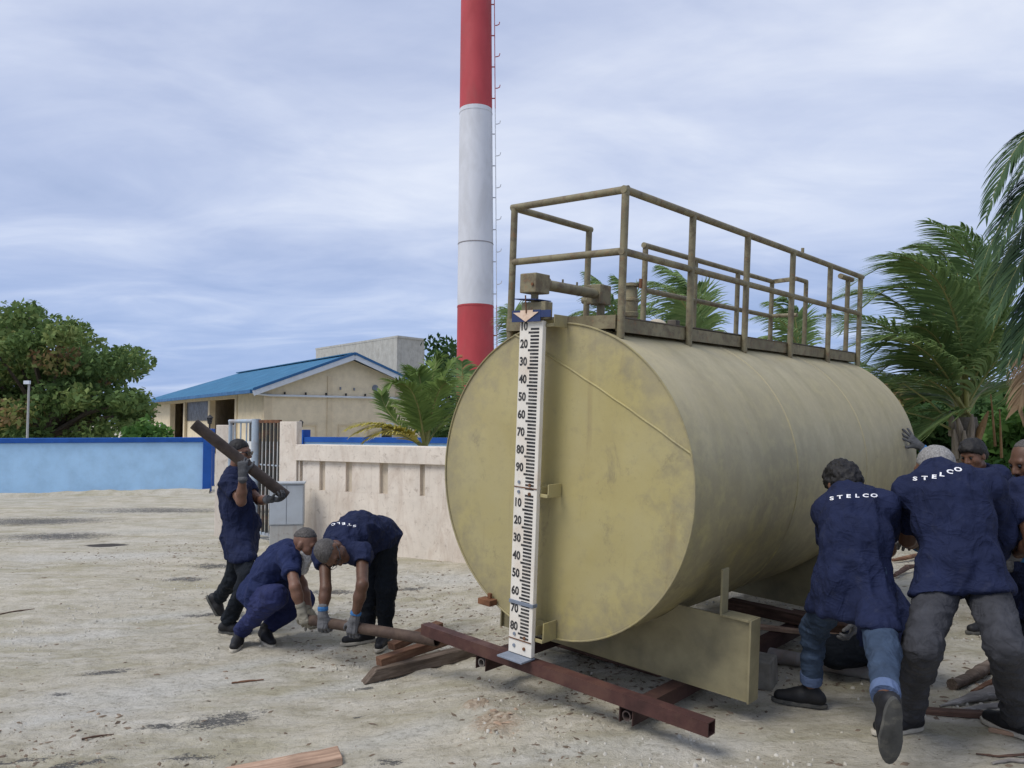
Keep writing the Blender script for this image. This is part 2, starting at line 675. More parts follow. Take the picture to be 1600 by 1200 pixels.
m_peb = simple('coral_bits', (0.50, 0.475, 0.41), 0.35, 9, 0.9, 0.2, 90, tint=(0.3, 0.26, 0.18), tscale=2.0)
m_chip = simple('bark_chips', (0.16, 0.12, 0.085), 0.5, 12, 0.9, 0.3, 90, tint=(0.42, 0.33, 0.24), tscale=5)
m_sawd = simple('wood_shavings', (0.40, 0.29, 0.205), 0.5, 20, 0.9, 0.2, 90, tint=(0.2, 0.12, 0.07), tscale=9)


def field(P, seed, sc_):
    return fbm(np.stack([P[0] * sc_, P[1] * sc_, 0 * P[0] + 0.3], 1), seed, 3)


litter('coral_gravel', 'white coral gravel strewn over the sand', 8000, 12, 0.0065, m_peb, 5, 0.6, lambda x, y: np.clip((field((x, y), 41, 1.1) - 0.47) * 6, 0.015, 1))
litter('bark_litter', 'dark bark and leaf litter strewn over the sand', 16000, 12, 0.007, m_chip, 6, 0.25, lambda x, y: np.clip((field((x, y), 21, 0.8) - 0.45) * 5, 0.04, 1), 1.8)
ch_c = gnd(775, 1130)
litter('wood_shavings', 'heap of reddish wood shavings in front of the red beam', 700, 5, 0.012, m_sawd, 8, 0.2, lambda x, y: np.exp(-(((x - ch_c[0]) / .15) ** 2 + ((y - ch_c[1]) / .17) ** 2) * 1.1), 1.5)

# ================================================================ FUEL TANK
TC = np.array([.2387, -.5478, 4.5028])


def rot3(a, b, g_):
    ca, sa = math.cos(a), math.sin(a)
    cb, sb = math.cos(b), math.sin(b)
    cc, s2 = math.cos(g_), math.sin(g_)
    return np.array([[ca, 0, sa], [0, 1, 0], [-sa, 0, ca]]) @ np.array([[1, 0, 0], [0, cb, sb], [0, -sb, cb]]) @ np.array([[cc, s2, 0], [-s2, cc, 0], [0, 0, 1]])


C2W = np.array([[1, 0, 0], [0, -SP, CP], [0, CP, SP]])     # columns: camera right, up, forward
RM = C2W @ rot3(.7296, -.023, .0273)                       # columns: across, up, along the tank
TB = np.stack([RM[:, 0], RM[:, 2], RM[:, 1]], 1)           # local x across, y along, z up
TO = EYE + C2W @ TC
TM = Matrix([[*TB[0], TO[0]], [*TB[1], TO[1]], [*TB[2], TO[2]], [0, 0, 0, 1]])


def tw(v, u, w):
    return TO + TB @ np.array([v, u, w])


R_, L_ = 0.896, 3.86

# tank paint: yellow-olive, sky light painted in on top, mildew and rust
t = NT('tank_paint', 0.5, 0.45)
tp = t.map()
a1 = t.noise(tp, 1.6, 6, 0.6, 0.3)
a2 = t.noise(tp, 9, 7, 0.7, 0.2)
a3 = t.noise(tp, 60, 4, 0.7)
base = t.ramp(a1, [(0.3, (0.335, 0.275, 0.10)), (0.5, (0.385, 0.325, 0.132)), (0.7, (0.40, 0.35, 0.17))])
xyz = t.sep(tp)
rad = t.math('SQRT', t.math('ADD', t.math('MULTIPLY', xyz[0], xyz[0]), t.math('MULTIPLY', xyz[2], xyz[2])))
front = t.ramp(xyz[1], [(0.0, 1.0), (0.012, 0.0)])
# grey mildew, thickest round the rim of the head and in loose blotches
rim = t.math('MULTIPLY', t.ramp(rad, [(0.60, 0.0), (0.90, 0.24)]), 1.0)
mil = t.math('ADD', rim, t.math('MULTIPLY', a2, 0.9))
c = t.mix(t.math('MULTIPLY', t.ramp(mil, [(0.50, 0.0), (0.74, 1.0)]), 0.7), base, (0.20, 0.175, 0.115))
soft = t.noise(t.map((1, 1, 0.55)), 1.3, 5, 0.55, 0.4)
c = t.mix(t.math('MULTIPLY', t.ramp(soft, [(0.42, 0.0), (0.66, 1.0)]), 0.5), c, (0.335, 0.29, 0.165))
spots = t.noise(t.map((1, 1, 0.7)), 4.3, 8, 0.8, 0.4)
c = t.mix(t.math('MULTIPLY', t.ramp(spots, [(0.575, 0.0), (0.70, 1.0)]), 0.65), c, (0.15, 0.125, 0.075))
fly = t.noise(t.map((1, 1, 1)), 21, 6, 0.85, 0.3)
c = t.mix(t.math('MULTIPLY', t.ramp(fly, [(0.64, 0.0), (0.70, 1.0)]), 0.6), c, (0.12, 0.085, 0.05))
drp = t.noise(t.map((5.5, 5.5, 0.5)), 1.3, 7, 0.7, 0.3)
c = t.mix(t.math('MULTIPLY', t.ramp(drp, [(0.60, 0.0), (0.74, 1.0)]), 0.42), c, (0.20, 0.14, 0.07))
# run marks down the shell, following its curve
stv = t.map((0.28, 2.6, 0.28))
run = t.noise(stv, 1.0, 6, 0.65, 0.5)
onshell = t.math('SUBTRACT', 1.0, front)
c = t.mix(t.math('MULTIPLY', t.math('MULTIPLY', t.ramp(run, [(0.45, 0.0), (0.72, 1.0)]), onshell), 0.26), c, (0.24, 0.20, 0.115))
# sky light from above painted into the colour: paler upper shell, streaky
top_light = t.math('MULTIPLY', t.math('MULTIPLY', t.ramp(t.math('ADD', t.math('MULTIPLY', xyz[2], 0.5), 0.5), [(0.36, 0.0), (0.72, 1.0)]), t.ramp(t.noise(stv, 1.7, 5, 0.6, 0.4), [(0.33, 0.5), (0.68, 1.0)])), onshell)
c = t.mix(t.math('MULTIPLY', top_light, 0.62), c, (0.555, 0.48, 0.305))
rst = t.math('MULTIPLY', t.ramp(t.noise(tp, 5.5, 9, 0.8, 0.6), [(0.66, 0.0), (0.70, 1.0)]), 0.8)
c = t.mix(rst, c, t.ramp(a3, [(0.3, (0.14, 0.055, 0.025)), (0.7, (0.30, 0.14, 0.06))]))
c = t.mix(t.math('MULTIPLY', t.ramp(a3, [(0.60, 0.0), (0.70, 1.0)]), 0.25), c, (0.22, 0.18, 0.09))
t.color(c)
t.bump(t.math('ADD', t.math('MULTIPLY', t.noise(tp, 3.0, 3), 0.8), t.math('MULTIPLY', a3, 0.06)), 0.35, 0.02)
t.rough(t.ramp(a2, [(0.3, 0.42), (0.7, 0.62)]))
M_TANK = t.m

r_ = NT('railing_paint', 0.6, 0.4)
rp = r_.map()
q1 = r_.noise(rp, 14, 7, 0.7, 0.3)
c = r_.ramp(r_.noise(rp, 5, 5), [(0.3, (0.15, 0.13, 0.075)), (0.6, (0.24, 0.21, 0.125))])
c = r_.mix(r_.math('MULTIPLY', r_.ramp(q1, [(0.46, 0.0), (0.62, 1.0)]), 0.85), c, (0.12, 0.09, 0.055))
c = r_.mix(r_.math('MULTIPLY', r_.ramp(r_.noise(rp, 30, 6, 0.75), [(0.56, 0.0), (0.66, 1.0)]), 0.5), c, (0.25, 0.11, 0.045))
r_.color(c)
r_.bump(r_.noise(rp, 90, 4), 0.3, 0.003)
M_RAIL = r_.m
M_RUST = simple('rusty_steel', (0.17, 0.075, 0.035), 0.5, 12, 0.85, 0.4, 70, tint=(0.09, 0.05, 0.035), tscale=5)
M_DECK = simple('deck_plate', (0.11, 0.095, 0.075), 0.4, 7, 0.75, 0.3, 60, tint=(0.2, 0.1, 0.05), tscale=4)
M_WHITE = simple('gauge_white', (0.74, 0.70, 0.62), 0.10, 5, 0.6, 0.1, 60, tint=(0.52, 0.36, 0.22), tamount=0.4, tscale=6, stretch=(1, 1, 0.5))
M_BLACK = simple('gauge_black', (0.02, 0.02, 0.022), 0.2, 20, 0.6, 0.05, 60, tint=(0.28, 0.26, 0.23), tamount=0.35, tscale=30)
M_NAVYP = simple('pointer_blue', (0.025, 0.042, 0.12), 0.2, 8, 0.6, 0.1, 60)
M_POINT = simple('pointer_cream', (0.72, 0.55, 0.42), 0.12, 8, 0.65, 0.1, 60, tint=(0.4, 0.2, 0.1), tscale=12)
M_GREYP = simple('bracket_grey', (0.20, 0.23, 0.28), 0.25, 9, 0.6, 0.2, 60)
M_DOME = simple('pale_dome', (0.50, 0.44, 0.33), 0.2, 14, 0.8, 0.2, 60)

tank = empty('storage_tank', 'large horizontal yellow-olive fuel tank with railed top platform and white gauge board', 'tank', matrix=TM)


def shell_part():
    n = 128
    V, Q = [], []
    us = [0.0, 0.006] + list(np.linspace(0.05, 1.25, 9)) + [1.283, 1.288, 1.30, 1.305] + list(np.linspace(1.34, 2.53, 9)) + [2.563, 2.568, 2.58, 2.585] + list(np.linspace(2.62, 3.81, 9)) + [3.854, 3.86]
    for u in us:
        r = R_
        if abs(u - 1.294) < 0.0062 or abs(u - 2.574) < 0.0062:
            r = R_ + 0.005                                  # weld bead
        for k in range(n):
            t_ = 2 * math.pi * k / n
            dent = 0.004 * math.sin(3 * t_ + u * 2.1) * math.sin(u * 3.3 + 1.0) if 0.03 < u < 3.83 else 0
            V.append(((r + dent) * math.cos(t_), u, (r + dent) * math.sin(t_)))
    for i in range(len(us) - 1):
        for k in range(n):
            k2 = (k + 1) % n
            Q.append((i * n + k, (i + 1) * n + k, (i + 1) * n + k2, i * n + k2))
    m = MB()
    m.add(V, Q)
    return m.build('shell', M_TANK, tank, smooth=True)


shell_part()


def head_disc(name, u, sgn):
    """flat head, very slightly dished, set a hair inside the rim"""
    n = 96
    V = [(0, u + sgn * 0.004, 0)]
    Q = []
    rr = [0.15, 0.3, 0.45, 0.6, 0.75, 0.86, R_ - 0.004, R_ - 0.004]
    for j, r in enumerate(rr):
        for k in range(n):
            t_ = 2 * math.pi * k / n
            wob = 0.003 * math.sin(2 * t_ + 4 * r) * (r < 0.8)
            V.append((r * math.cos(t_), u + sgn * (0.004 + wob) + (0.05 * sgn if j == len(rr) - 1 else 0), r * math.sin(t_)))
    for k in range(n):
        Q.append((0, 1 + k, 1 + (k + 1) % n))
    for j in range(len(rr) - 1):
        for k in range(n):
            k2 = (k + 1) % n
            Q.append((1 + j * n + k, 1 + (j + 1) * n + k, 1 + (j + 1) * n + k2, 1 + j * n + k2))
    m = MB()
    m.add(V, Q)
    return m.build(name, M_TANK, tank, smooth=True)


hd = head_disc('front_head', 0.0, 1)
head_disc('rear_head', L_, -1)
m = MB()
m.tube([(.006 + .004 * math.sin(i), -0.001, .004 * math.cos(i * 2)) + np.array([0, 0, 0]) if False else (-0.335 + (0.866 + 0.335) * s + 0.003 * math.sin(i * 1.7), 0.001, 0.834 + (0.224 - 0.834) * s + 0.05 * math.sin(math.pi * s) * 0.35) for i, s in enumerate(np.linspace(0, 1, 24))], 0.0065, 8)
m.build('weld_seam', M_TANK, hd, smooth=True)
m = MB()
m.tube([(R_ * math.cos(t_) * 1.0, 0.0, R_ * math.sin(t_)) for t_ in np.linspace(0, 2 * math.pi, 97)], 0.0055, 6, cap=False)
m.build('rim_weld', M_TANK, hd, smooth=True)

# saddles
M_SADDLE = simple('saddle_paint_shade', (0.27, 0.235, 0.135), 0.3, 5, 0.6, 0.2, 40, tint=(0.17, 0.15, 0.10), tscale=3)  # tank paint made darker: the shade under the tank is in the colour


def saddle(u0, lv, rv):
    root = None
    b = -1.075
    top = -0.655
    m = MB()
    poly = [(lv, b)]
    poly += [(rv, b), (rv, top), (0.875, top)]
    for t_ in np.linspace(math.atan2(top, 0.875), -math.pi - math.atan2(top, 0.6), 40)[::1]:
        pass
    a0 = -math.acos(min(1, 0.80 / R_))
    arc = [(R_ * math.cos(t_) * 0.999, R_ * math.sin(t_) * 0.999) for t_ in np.linspace(math.asin(top / R_), -math.pi - math.asin(-0.80 / R_), 40)]
    poly += [p for p in arc]
    poly += [(lv, -0.80)] if lv < -0.5 else []
    m.prism([(x, u0, z) for x, z in poly], (0, 0.014, 0))
    pl = m.build('saddle', M_SADDLE, tank)
    m = MB()
    m.box((rv - 0.0, u0 - 0.022, b), (rv + 0.012, u0 + 0.09, top + 0.012))
    m.build('end_flange', M_SADDLE, pl, bevel=0.002)
    m = MB()
    m.box((0.882, u0 - 0.022, top), (rv - 0.002, u0 + 0.09, top + 0.012))
    m.build('top_flange', M_SADDLE, pl, bevel=0.002)
    m = MB()
    m.box((0.868, u0 - 0.022, top), (0.88, u0 + 0.05, -0.405))
    m.build('wing_plate', M_SADDLE, pl, bevel=0.002)
    m = MB()
    m.box((lv - 0.012, u0 - 0.022, b), (lv - 0.001, u0 + 0.09, -0.80))
    m.build('end_flange', M_SADDLE, pl, bevel=0.002)
    for vv in (-0.3, 0.1, 0.5):
        m = MB()
        m.box((vv, u0 + 0.016, b), (vv + 0.012, u0 + 0.09, -math.sqrt(R_ ** 2 - vv ** 2) - 0.004))
        m.build('stiffener', M_SADDLE, pl)
    return pl


saddle(0.385, -0.69, 1.035)
saddle(2.45, -0.69, 1.0)

# small rusty lug low on the left of the head
m = MB()
m.box((-0.50, -0.07, -0.80), (-0.40, -0.004, -0.765))
m.box((-0.46, -0.03, -0.765), (-0.435, -0.01, -0.735))
m.build('drain_lug', M_RUST, tank, bevel=0.003)

# platform and railing
ch = 0.075
pf = MB()
pf.box((-0.45, 0.045, 0.862), (0.352, 0.055, 0.862 + ch))
pf.box((-0.45, 0.055, 0.862 + ch - 0.008), (0.352, 0.10, 0.862 + ch))
pf.build('platform_front_channel', M_RAIL, tank)
pf = MB()
pf.box((0.345, 0.06, 0.848), (0.356, 3.90, 0.848 + ch))
pf.box((0.29, 0.102, 0.848 + ch - 0.008), (0.344, 3.88, 0.848 + ch))
pf.build('platform_side_channel', M_RAIL, tank)
pf = MB()
pf.box((-0.462, 0.06, 0.848), (-0.452, 3.90, 0.848 + ch))
pf.build('platform_side_channel', M_RAIL, tank)
pf = MB()
pf.box((-0.45, 3.87, 0.848), (0.343, 3.88, 0.84 + ch))
pf.build('platform_rear_channel', M_RAIL, tank)
for i in range(5):
    u0 = 0.11 + i * 0.755
    pf = MB()
    dz = 0.004 * math.sin(i * 2.3)
    pf.box((-0.448, u0, 0.9245 + dz), (0.36, u0 + 0.748, 0.931 + dz))
    pf.build('deck_plate', M_DECK, tank)
for u0 in (0.45, 1.2, 1.95, 2.7, 3.45):
    pf = MB()
    pf.box((-0.44, u0, 0.900), (0.34, u0 + 0.04, 0.918))
    pf.build('cross_bearer', M_DECK, tank)
# a kick-plate edge lying loose under the deck
pf = MB()
pf.tube([(0.30, 0.12, 0.868), (0.28, 1.6, 0.874)], 0.010, 8)
pf.build('loose_conduit', M_RAIL, tank, smooth=True)

HT, HM, PR = 1.62, 1.284, 0.0215
rus = [0.069, 0.812, 1.575, 2.352, 3.129, 3.876]
lus = [0.069, 0.84, 1.559, 2.326, 3.10, 3.83]
vR, vL = 0.3735, -0.438


def post(v, u, z0, z1, r=PR):
    m = MB()
    m.tube([(v, u, z0), (v, u, z1)], r, 12)
    return m.build('railing_post', M_RAIL, tank, smooth=True)


def railbar(name, pts, r=PR):
    m = MB()
    m.tube(pts, r, 12)
    return m.build(name, M_RAIL, tank, smooth=True)


zb = lambda v: math.sqrt(R_ ** 2 - v ** 2) - 0.004
for u in rus:
    post(vR, u, zb(vR), HT - 0.004)
for u in lus:
    post(vL, u, zb(vL), HT - 0.004)
railbar('top_rail', [(vR, 0.046, HT), (vR, 3.92, HT)])
railbar('mid_rail', [(vR, 0.046, HM), (vR, 3.89, HM)], 0.021)
railbar('top_rail', [(vL - 0.02, 0.069, HT + 0.002), (vR + 0.018, 0.069, HT + 0.002)])
railbar('mid_rail', [(vL, 0.069, HM + 0.002), (vR, 0.069, HM + 0.002)], 0.021)
railbar('top_rail', [(vL, 0.075, HT - 0.002), (vL, 0.862, HT - 0.002)])
railbar('top_rail', [(vL, 1.53, HT - 0.002), (vL, 3.84, HT - 0.002), (vL + 0.27, 3.75, HT), (vL + 0.27, 3.99, HT)])
railbar('mid_rail', [(vL, 1.559, HM - 0.002), (vL, 3.84, HM - 0.002)], 0.021)
post(vL + 0.27, 3.99, 0.93, HT, 0.021)
railbar('top_rail', [(vR - 0.09, 3.62, HT - 0.02), (vR - 0.085, 3.90, HT - 0.02)], 0.024)
post(vR - 0.085, 3.80, 0.93, HT - 0.02, 0.021)
railbar('mid_rail', [(vL, 3.83, HM), (vL + 0.27, 3.80, HM)], 0.019)
m = MB()
m.tube([(vR, 2.53, HT), (vR, 2.53, HT + 0.055)], 0.013, 8)
m.build('rail_stub', M_RAIL, tank, smooth=True)
m = MB()
m.tube([(vL - 0.03, 0.84, 1.13), (vL + 0.035, 0.84, 1.13)], 0.024, 10)
m.build('post_clamp', M_RAIL, tank, smooth=True)

# float line housings: box on the gauge, pipe, box over the tank
gx = -0.083                                  # centre of the gauge board, across
gb = empty('gauge', None, None)
gb.parent = tank
gb['label'] = 'white gauge board with black centimetre scale'
m = MB()
m.box((-0.168, -0.150, -0.985), (0.003, -0.119, 0.90))
bd = m.build('gauge_board', M_WHITE, gb, bevel=0.003)
mk = MB()
wt = 0.9701
for k in range(0, 88):
    mm = 0.10 + 0.02 * k
    w = wt - mm - 0.037 + 0.02
    if w < -0.915 or abs(w - (wt - 1.0 - 0.037)) < 0.018:
        continue
    longm = (k + 4) % 5 == 0
    left = -0.100 if longm else -0.084
    mk.hexa([(left, -0.1515, w - 0.0056), (-0.022, -0.1515, w - 0.0056), (-0.022, -0.150, w - 0.0056), (left, -0.150, w - 0.0056), (left, -0.1515, w + 0.0056), (-0.022, -0.1515, w + 0.0056), (-0.022, -0.150, w + 0.0056), (left, -0.150, w + 0.0056)])
tag(mk.build('scale_ticks', M_BLACK, gb), kind='stuff')
for mm in list(range(10, 100, 10)) + list(range(110, 190, 10)):
    vs_, fs_ = text_mesh(str(mm % 100), 0.066, 0.0022, 0.84)
    m = MB()
    w = wt - mm / 100.0
    m.add([(x - 0.131, -0.1517, y + w) for x, y in vs_], fs_)
    m.build('numeral', M_BLACK, gb)
m = MB()
m.box((-0.166, -0.1545, -0.045), (0.001, -0.1505, -0.040))
m.box((-0.166, -0.1545, -0.905), (0.001, -0.1505, -0.900))
m.build('rust_joint', M_RUST, gb)
for px_, pz_ in ((-0.13, -0.015), (-0.13, -0.07), (-0.05, -0.025), (-0.05, -0.075), (-0.125, -0.875), (-0.05, -0.885), (-0.125, -0.94), (-0.05, -0.945)):
    m = MB()
    m.tube([(px_, -0.150, pz_), (px_, -0.156, pz_)], 0.0095, 10)
    m.build('bolt', M_RUST if px_ > -0.1 else M_GREYP, gb, smooth=True)
# blue band round the board and the foot plate
m = MB()
m.box((-0.172, -0.157, -0.705), (0.008, -0.116, -0.685))
m.build('band_clamp', M_GREYP, gb, bevel=0.002)
m = MB()
m.box((-0.178, -0.235, -0.9985), (0.006, -0.118, -0.9885))
m.build('foot_plate', M_GREYP, gb, bevel=0.002)
# arrow pointer
m = MB()
m.box((-0.212, -0.172, 0.892), (-0.0, -0.166, 0.958))
m.box((-0.0, -0.1712, 0.915), (0.072, -0.1662, 0.955))
m.build('pointer_plate', M_NAVYP, gb, bevel=0.001)
m = MB()
m.prism([(-0.145, -0.1735, 0.957), (-0.053, -0.1735, 0.957), (-0.053, -0.1735, 0.945), (-0.012, -0.1735, 0.945), (-0.104, -0.1735, 0.892), (-0.20, -0.1735, 0.945), (-0.145, -0.1735, 0.945)], (0, -0.003, 0))
m.build('pointer_arrow', M_POINT, gb)
m = MB()
m.tube([(-0.099, -0.19, 1.04), (-0.099, -0.178, 0.94)], 0.004, 8)
m.build('pointer_wire', M_RUST, gb, smooth=True)
m = MB()
m.box((-0.155, -0.155, 0.905), (0.02, -0.09, 1.005))
m.build('gauge_cap', M_RAIL, gb, bevel=0.004)
m = MB()
m.hexa([(-0.185, -0.19, 1.020), (-0.02, -0.19, 1.012), (0.0, -0.08, 1.010), (-0.165, -0.08, 1.018), (-0.185, -0.19, 1.025), (-0.02, -0.19, 1.017), (0.0, -0.08, 1.015), (-0.165, -0.08, 1.023)])
m.build('rain_flap', M_NAVYP, gb)
m = MB()
m.tube([(-0.09, -0.12, 1.0), (-0.09, -0.12, 1.06)], 0.022, 12)
m.build('stub_pipe', M_RAIL, tank, smooth=True)
m = MB()
m.box((-0.150, -0.185, 1.055), (-0.030, -0.06, 1.165))
m.build('pulley_housing', M_RAIL, tank, bevel=0.006)
m = MB()
m.tube([(-0.052, -0.187, 1.10), (-0.052, -0.192, 1.10)], 0.009, 10)
m.build('housing_screw', M_RUST, tank, smooth=True)
m = MB()
m.tube([(-0.105, -0.062, 1.118), (-0.11, 0.0, 1.121)], 0.046, 16)
m.build('pipe_flange', M_RAIL, tank, smooth=True)
m = MB()
m.tube([(-0.108, -0.03, 1.12), (-0.128, 0.52, 1.125)], 0.032, 16)
m.build('float_line_pipe', M_RAIL, tank, smooth=True)
m = MB()
m.box((-0.19, 0.505, 1.06), (-0.085, 0.625, 1.185))
m.build('pulley_housing', M_RAIL, tank, bevel=0.006)
m = MB()
m.tube([(-0.12, 0.565, 0.93), (-0.12, 0.565, 1.065)], 0.026, 12)
m.build('stub_pipe', M_RAIL, tank, smooth=True)
for uu in (0.16, 0.30):
    m = MB()
    m.tube([(-0.113, uu, 1.15), (-0.113, uu, 1.172)], 0.006, 8)
    m.build('grub_screw', M_RAIL, tank, smooth=True)
# bracket plates from the head to the gauge
for zz_, hh_ in ((-0.05, 0.075), (0.90, 0.07), (-0.84, 0.11)):
    m = MB()
    m.box((0.052, -0.118, zz_ - hh_ / 2), (0.060, -0.002, zz_ + hh_ / 2))
    m.box((0.004, -0.128, zz_ - hh_ / 2), (0.060, -0.1182, zz_ - hh_ / 2 + 0.02))
    m.box((-0.15, -0.117, zz_ - hh_ / 4), (0.004, -0.0, zz_ + hh_ / 4))
    m.build('gauge_bracket', M_TANK, tank, bevel=0.003)
# relief valve, dome and small box on the deck
vx, vu = -0.05, 0.80
m = MB()
prof = [(0.93, .058), (0.95, .058), (0.95, .046), (1.0, .046), (1.005, .052), (1.03, .052), (1.035, .045), (1.10, .047), (1.105, .052), (1.118, .052), (1.123, .044), (1.19, .036), (1.20, .036), (1.20, .058), (1.218, .058), (1.218, 0.02), (1.225, 0.02)]
V, Q = [], []
for z, r in prof:
    for k in range(20):
        t_ = 2 * math.pi * k / 20
        V.append((vx + r * math.cos(t_), vu + r * math.sin(t_), z))
for i in range(len(prof) - 1):
    for k in range(20):
        Q.append((i * 20 + k, i * 20 + (k + 1) % 20, (i + 1) * 20 + (k + 1) % 20, (i + 1) * 20 + k))
Q.append(tuple(range((len(prof) - 1) * 20, len(prof) * 20)))
m.add(V, Q)
m.build('relief_valve', M_RAIL, tank, smooth=True)
m = MB()
m.tube([(vx + 0.07, vu, 1.185), (vx + 0.07, vu, 1.245)], 0.012, 8)
m.build('valve_bolt', M_RUST, tank, smooth=True)
m = MB()
V, Q = [], []
for j in range(7):
    p_ = j / 6 * math.pi / 2
    for k in range(18):
        t_ = 2 * math.pi * k / 18
        V.append((-0.07 + 0.085 * math.cos(p_) * math.cos(t_), 1.16 + 0.085 * math.cos(p_) * math.sin(t_), 0.935 + 0.085 * math.sin(p_)))
for j in range(6):
    for k in range(18):
        Q.append((j * 18 + k, j * 18 + (k + 1) % 18, (j + 1) * 18 + (k + 1) % 18, (j + 1) * 18 + k))
m.add(V, Q)
m.build('vent_dome', M_DOME, tank, smooth=True)
m = MB()
m.box((-0.11, 1.36, 0.932), (-0.04, 1.42, 1.03))
m.build('junction_box', M_DECK, tank, bevel=0.004)
m = MB()
V, Q = [], []
for j in range(6):
    p_ = j / 5 * math.pi / 2
    for k in range(20):
        t_ = 2 * math.pi * k / 20
        V.append((-0.16 + 0.16 * math.cos(p_) * math.cos(t_), 2.95 + 0.16 * math.cos(p_) * math.sin(t_), 0.933 + 0.06 * math.sin(p_)))
for j in range(5):
    for k in range(20):
        Q.append((j * 20 + k, j * 20 + (k + 1) % 20, (j + 1) * 20 + (k + 1) % 20, (j + 1) * 20 + k))
m.add(V, Q)
m.build('manhole_cover', M_RUST, tank, smooth=True)
m = MB()
m.tube([(R_ * math.cos(0.06), 1.9, R_ * math.sin(0.06) - 0.02), (R_ + 0.07, 1.88, 0.045)], 0.008, 8)
m.build('side_peg', M_RUST, tank, smooth=True)

# ---------------------------------------------------------------- steel and timber under the tank
M_RED = simple('red_oxide_steel', (0.070, 0.028, 0.023), 0.4, 7, 0.65, 0.35, 50, tint=(0.115, 0.06, 0.04), tscale=7, spec=0.4)


M_SKID = simple('dark_skid_steel', (0.052, 0.026, 0.022), 0.35, 7, 0.65, 0.25, 50, tint=(0.09, 0.05, 0.035), tscale=4, spec=0.3)


def thing_t(name, label, cat, v, u, w, group=None):
    p = tw(v, u, w)
    M_ = TM.copy()
    M_.translation = Vector(p)
    return empty(name, label, cat, matrix=M_, group=group)


def hollow(parent, name, lo, hi, ax, th, mat):
    """square hollow section along axis ax (0 or 1) between lo and hi"""
    m = MB()
    (a, b, c), (d, e, f) = lo, hi
    if ax == 0:
        m.box((a, b, c), (d, b + th, f))
        m.box((a, e - th, c), (d, e, f))
        m.box((a, b + th, c), (d, e - th, c + th))
        m.box((a, b + th, f - th), (d, e - th, f))
        m.box((a + 0.3, b + th, c + th), (a + 0.32, e - th, f - th))
    else:
        m.box((a, b, c), (a + th, e, f))
        m.box((d - th, b, c), (d, e, f))
        m.box((a + th, b, c), (d - th, e, c + th))
        m.box((a + th, b, f - th), (d - th, e, f))
    return m.build(name, mat, parent)


bt = -1.0
o = thing_t('steel_beam', 'long dark red square steel tube lying crosswise under the gauge board', 'beam', 0, -0.1, bt - 0.07)
hollow(o, 'tube', (-0.907, -0.055, 0.0), (1.09, 0.015, 0.068), 0, 0.006, M_RED)
for v0, u1, lab in ((0.63, 3.7, 'dark red skid channel under the right side of the tank'), (-0.39, 3.7, 'dark red skid channel under the left side of the tank')):
    o = thing_t('steel_skid', lab, 'skid', v0, -0.14, bt - 0.155)
    m = MB()
    m.box((-0.042, 0, 0.0), (-0.036, u1, 0.080))
    m.box((-0.036, 0, 0.074), (0.042, u1, 0.080))
    m.box((0.036, 0, 0.0), (0.042, u1, 0.073))
    m.build('channel', M_SKID, o)
    m = MB()
    m.pipe((0.0, 0.004, 0.04), (0.0, 0.30, 0.04), 0.026, 0.019, 16)
    m.build('pipe_end', simple('grey_pipe_' + ('a' if v0 > 0 else 'b'), (0.16, 0.14, 0.125) if v0 < 0 else (0.07, 0.05, 0.045), 0.3, 15, 0.6, 0.2, 60, tint=(0.12, 0.07, 0.04)), o, smooth=True)
M_STEELP = simple('old_pipe', (0.062, 0.046, 0.038), 0.45, 9, 0.7, 0.4, 60, tint=(0.12, 0.085, 0.06), tscale=5, spec=0.35)
M_LEVER = simple('rusty_pipe', (0.062, 0.040, 0.030), 0.45, 9, 0.75, 0.4, 60, tint=(0.125, 0.085, 0.06), tscale=6, spec=0.3)
M_GALV = simple('grey_pipe', (0.27, 0.26, 0.25), 0.25, 12, 0.55, 0.2, 60, tint=(0.2, 0.12, 0.07), tscale=4)


def wood(name, a, b, grain=30):
    n = NT(name, 0.85, 0.2)
    v = n.map((1, 1, 1))
    w_ = n.map((1.2, 14, 14))
    gr = n.noise(w_, 2.2, 7, 0.65, 0.8)
    c = n.ramp(gr, [(0.3, tuple(x * 0.55 for x in a)), (0.5, a), (0.7, b)])
    c = n.mix(n.math('MULTIPLY', n.ramp(n.noise(v, 5, 6, 0.7), [(0.5, 0.0), (0.7, 1.0)]), 0.5), c, tuple(x * 0.45 for x in a))
    n.color(c)
    n.bump(gr, 0.4, 0.006)
    MAT[name] = n.m
    return n.m


W_OLD = wood('weathered_timber', (0.11, 0.082, 0.062), (0.22, 0.175, 0.14))
W_RED = wood('red_timber', (0.15, 0.078, 0.048), (0.30, 0.18, 0.11))
W_DARK = wood('dark_timber', (0.10, 0.06, 0.045), (0.20, 0.12, 0.085))
W_NEW = wood('sawn_timber', (0.40, 0.265, 0.185), (0.56, 0.40, 0.29))
W_GREY = wood('driftwood', (0.24, 0.22, 0.20), (0.50, 0.48, 0.45))


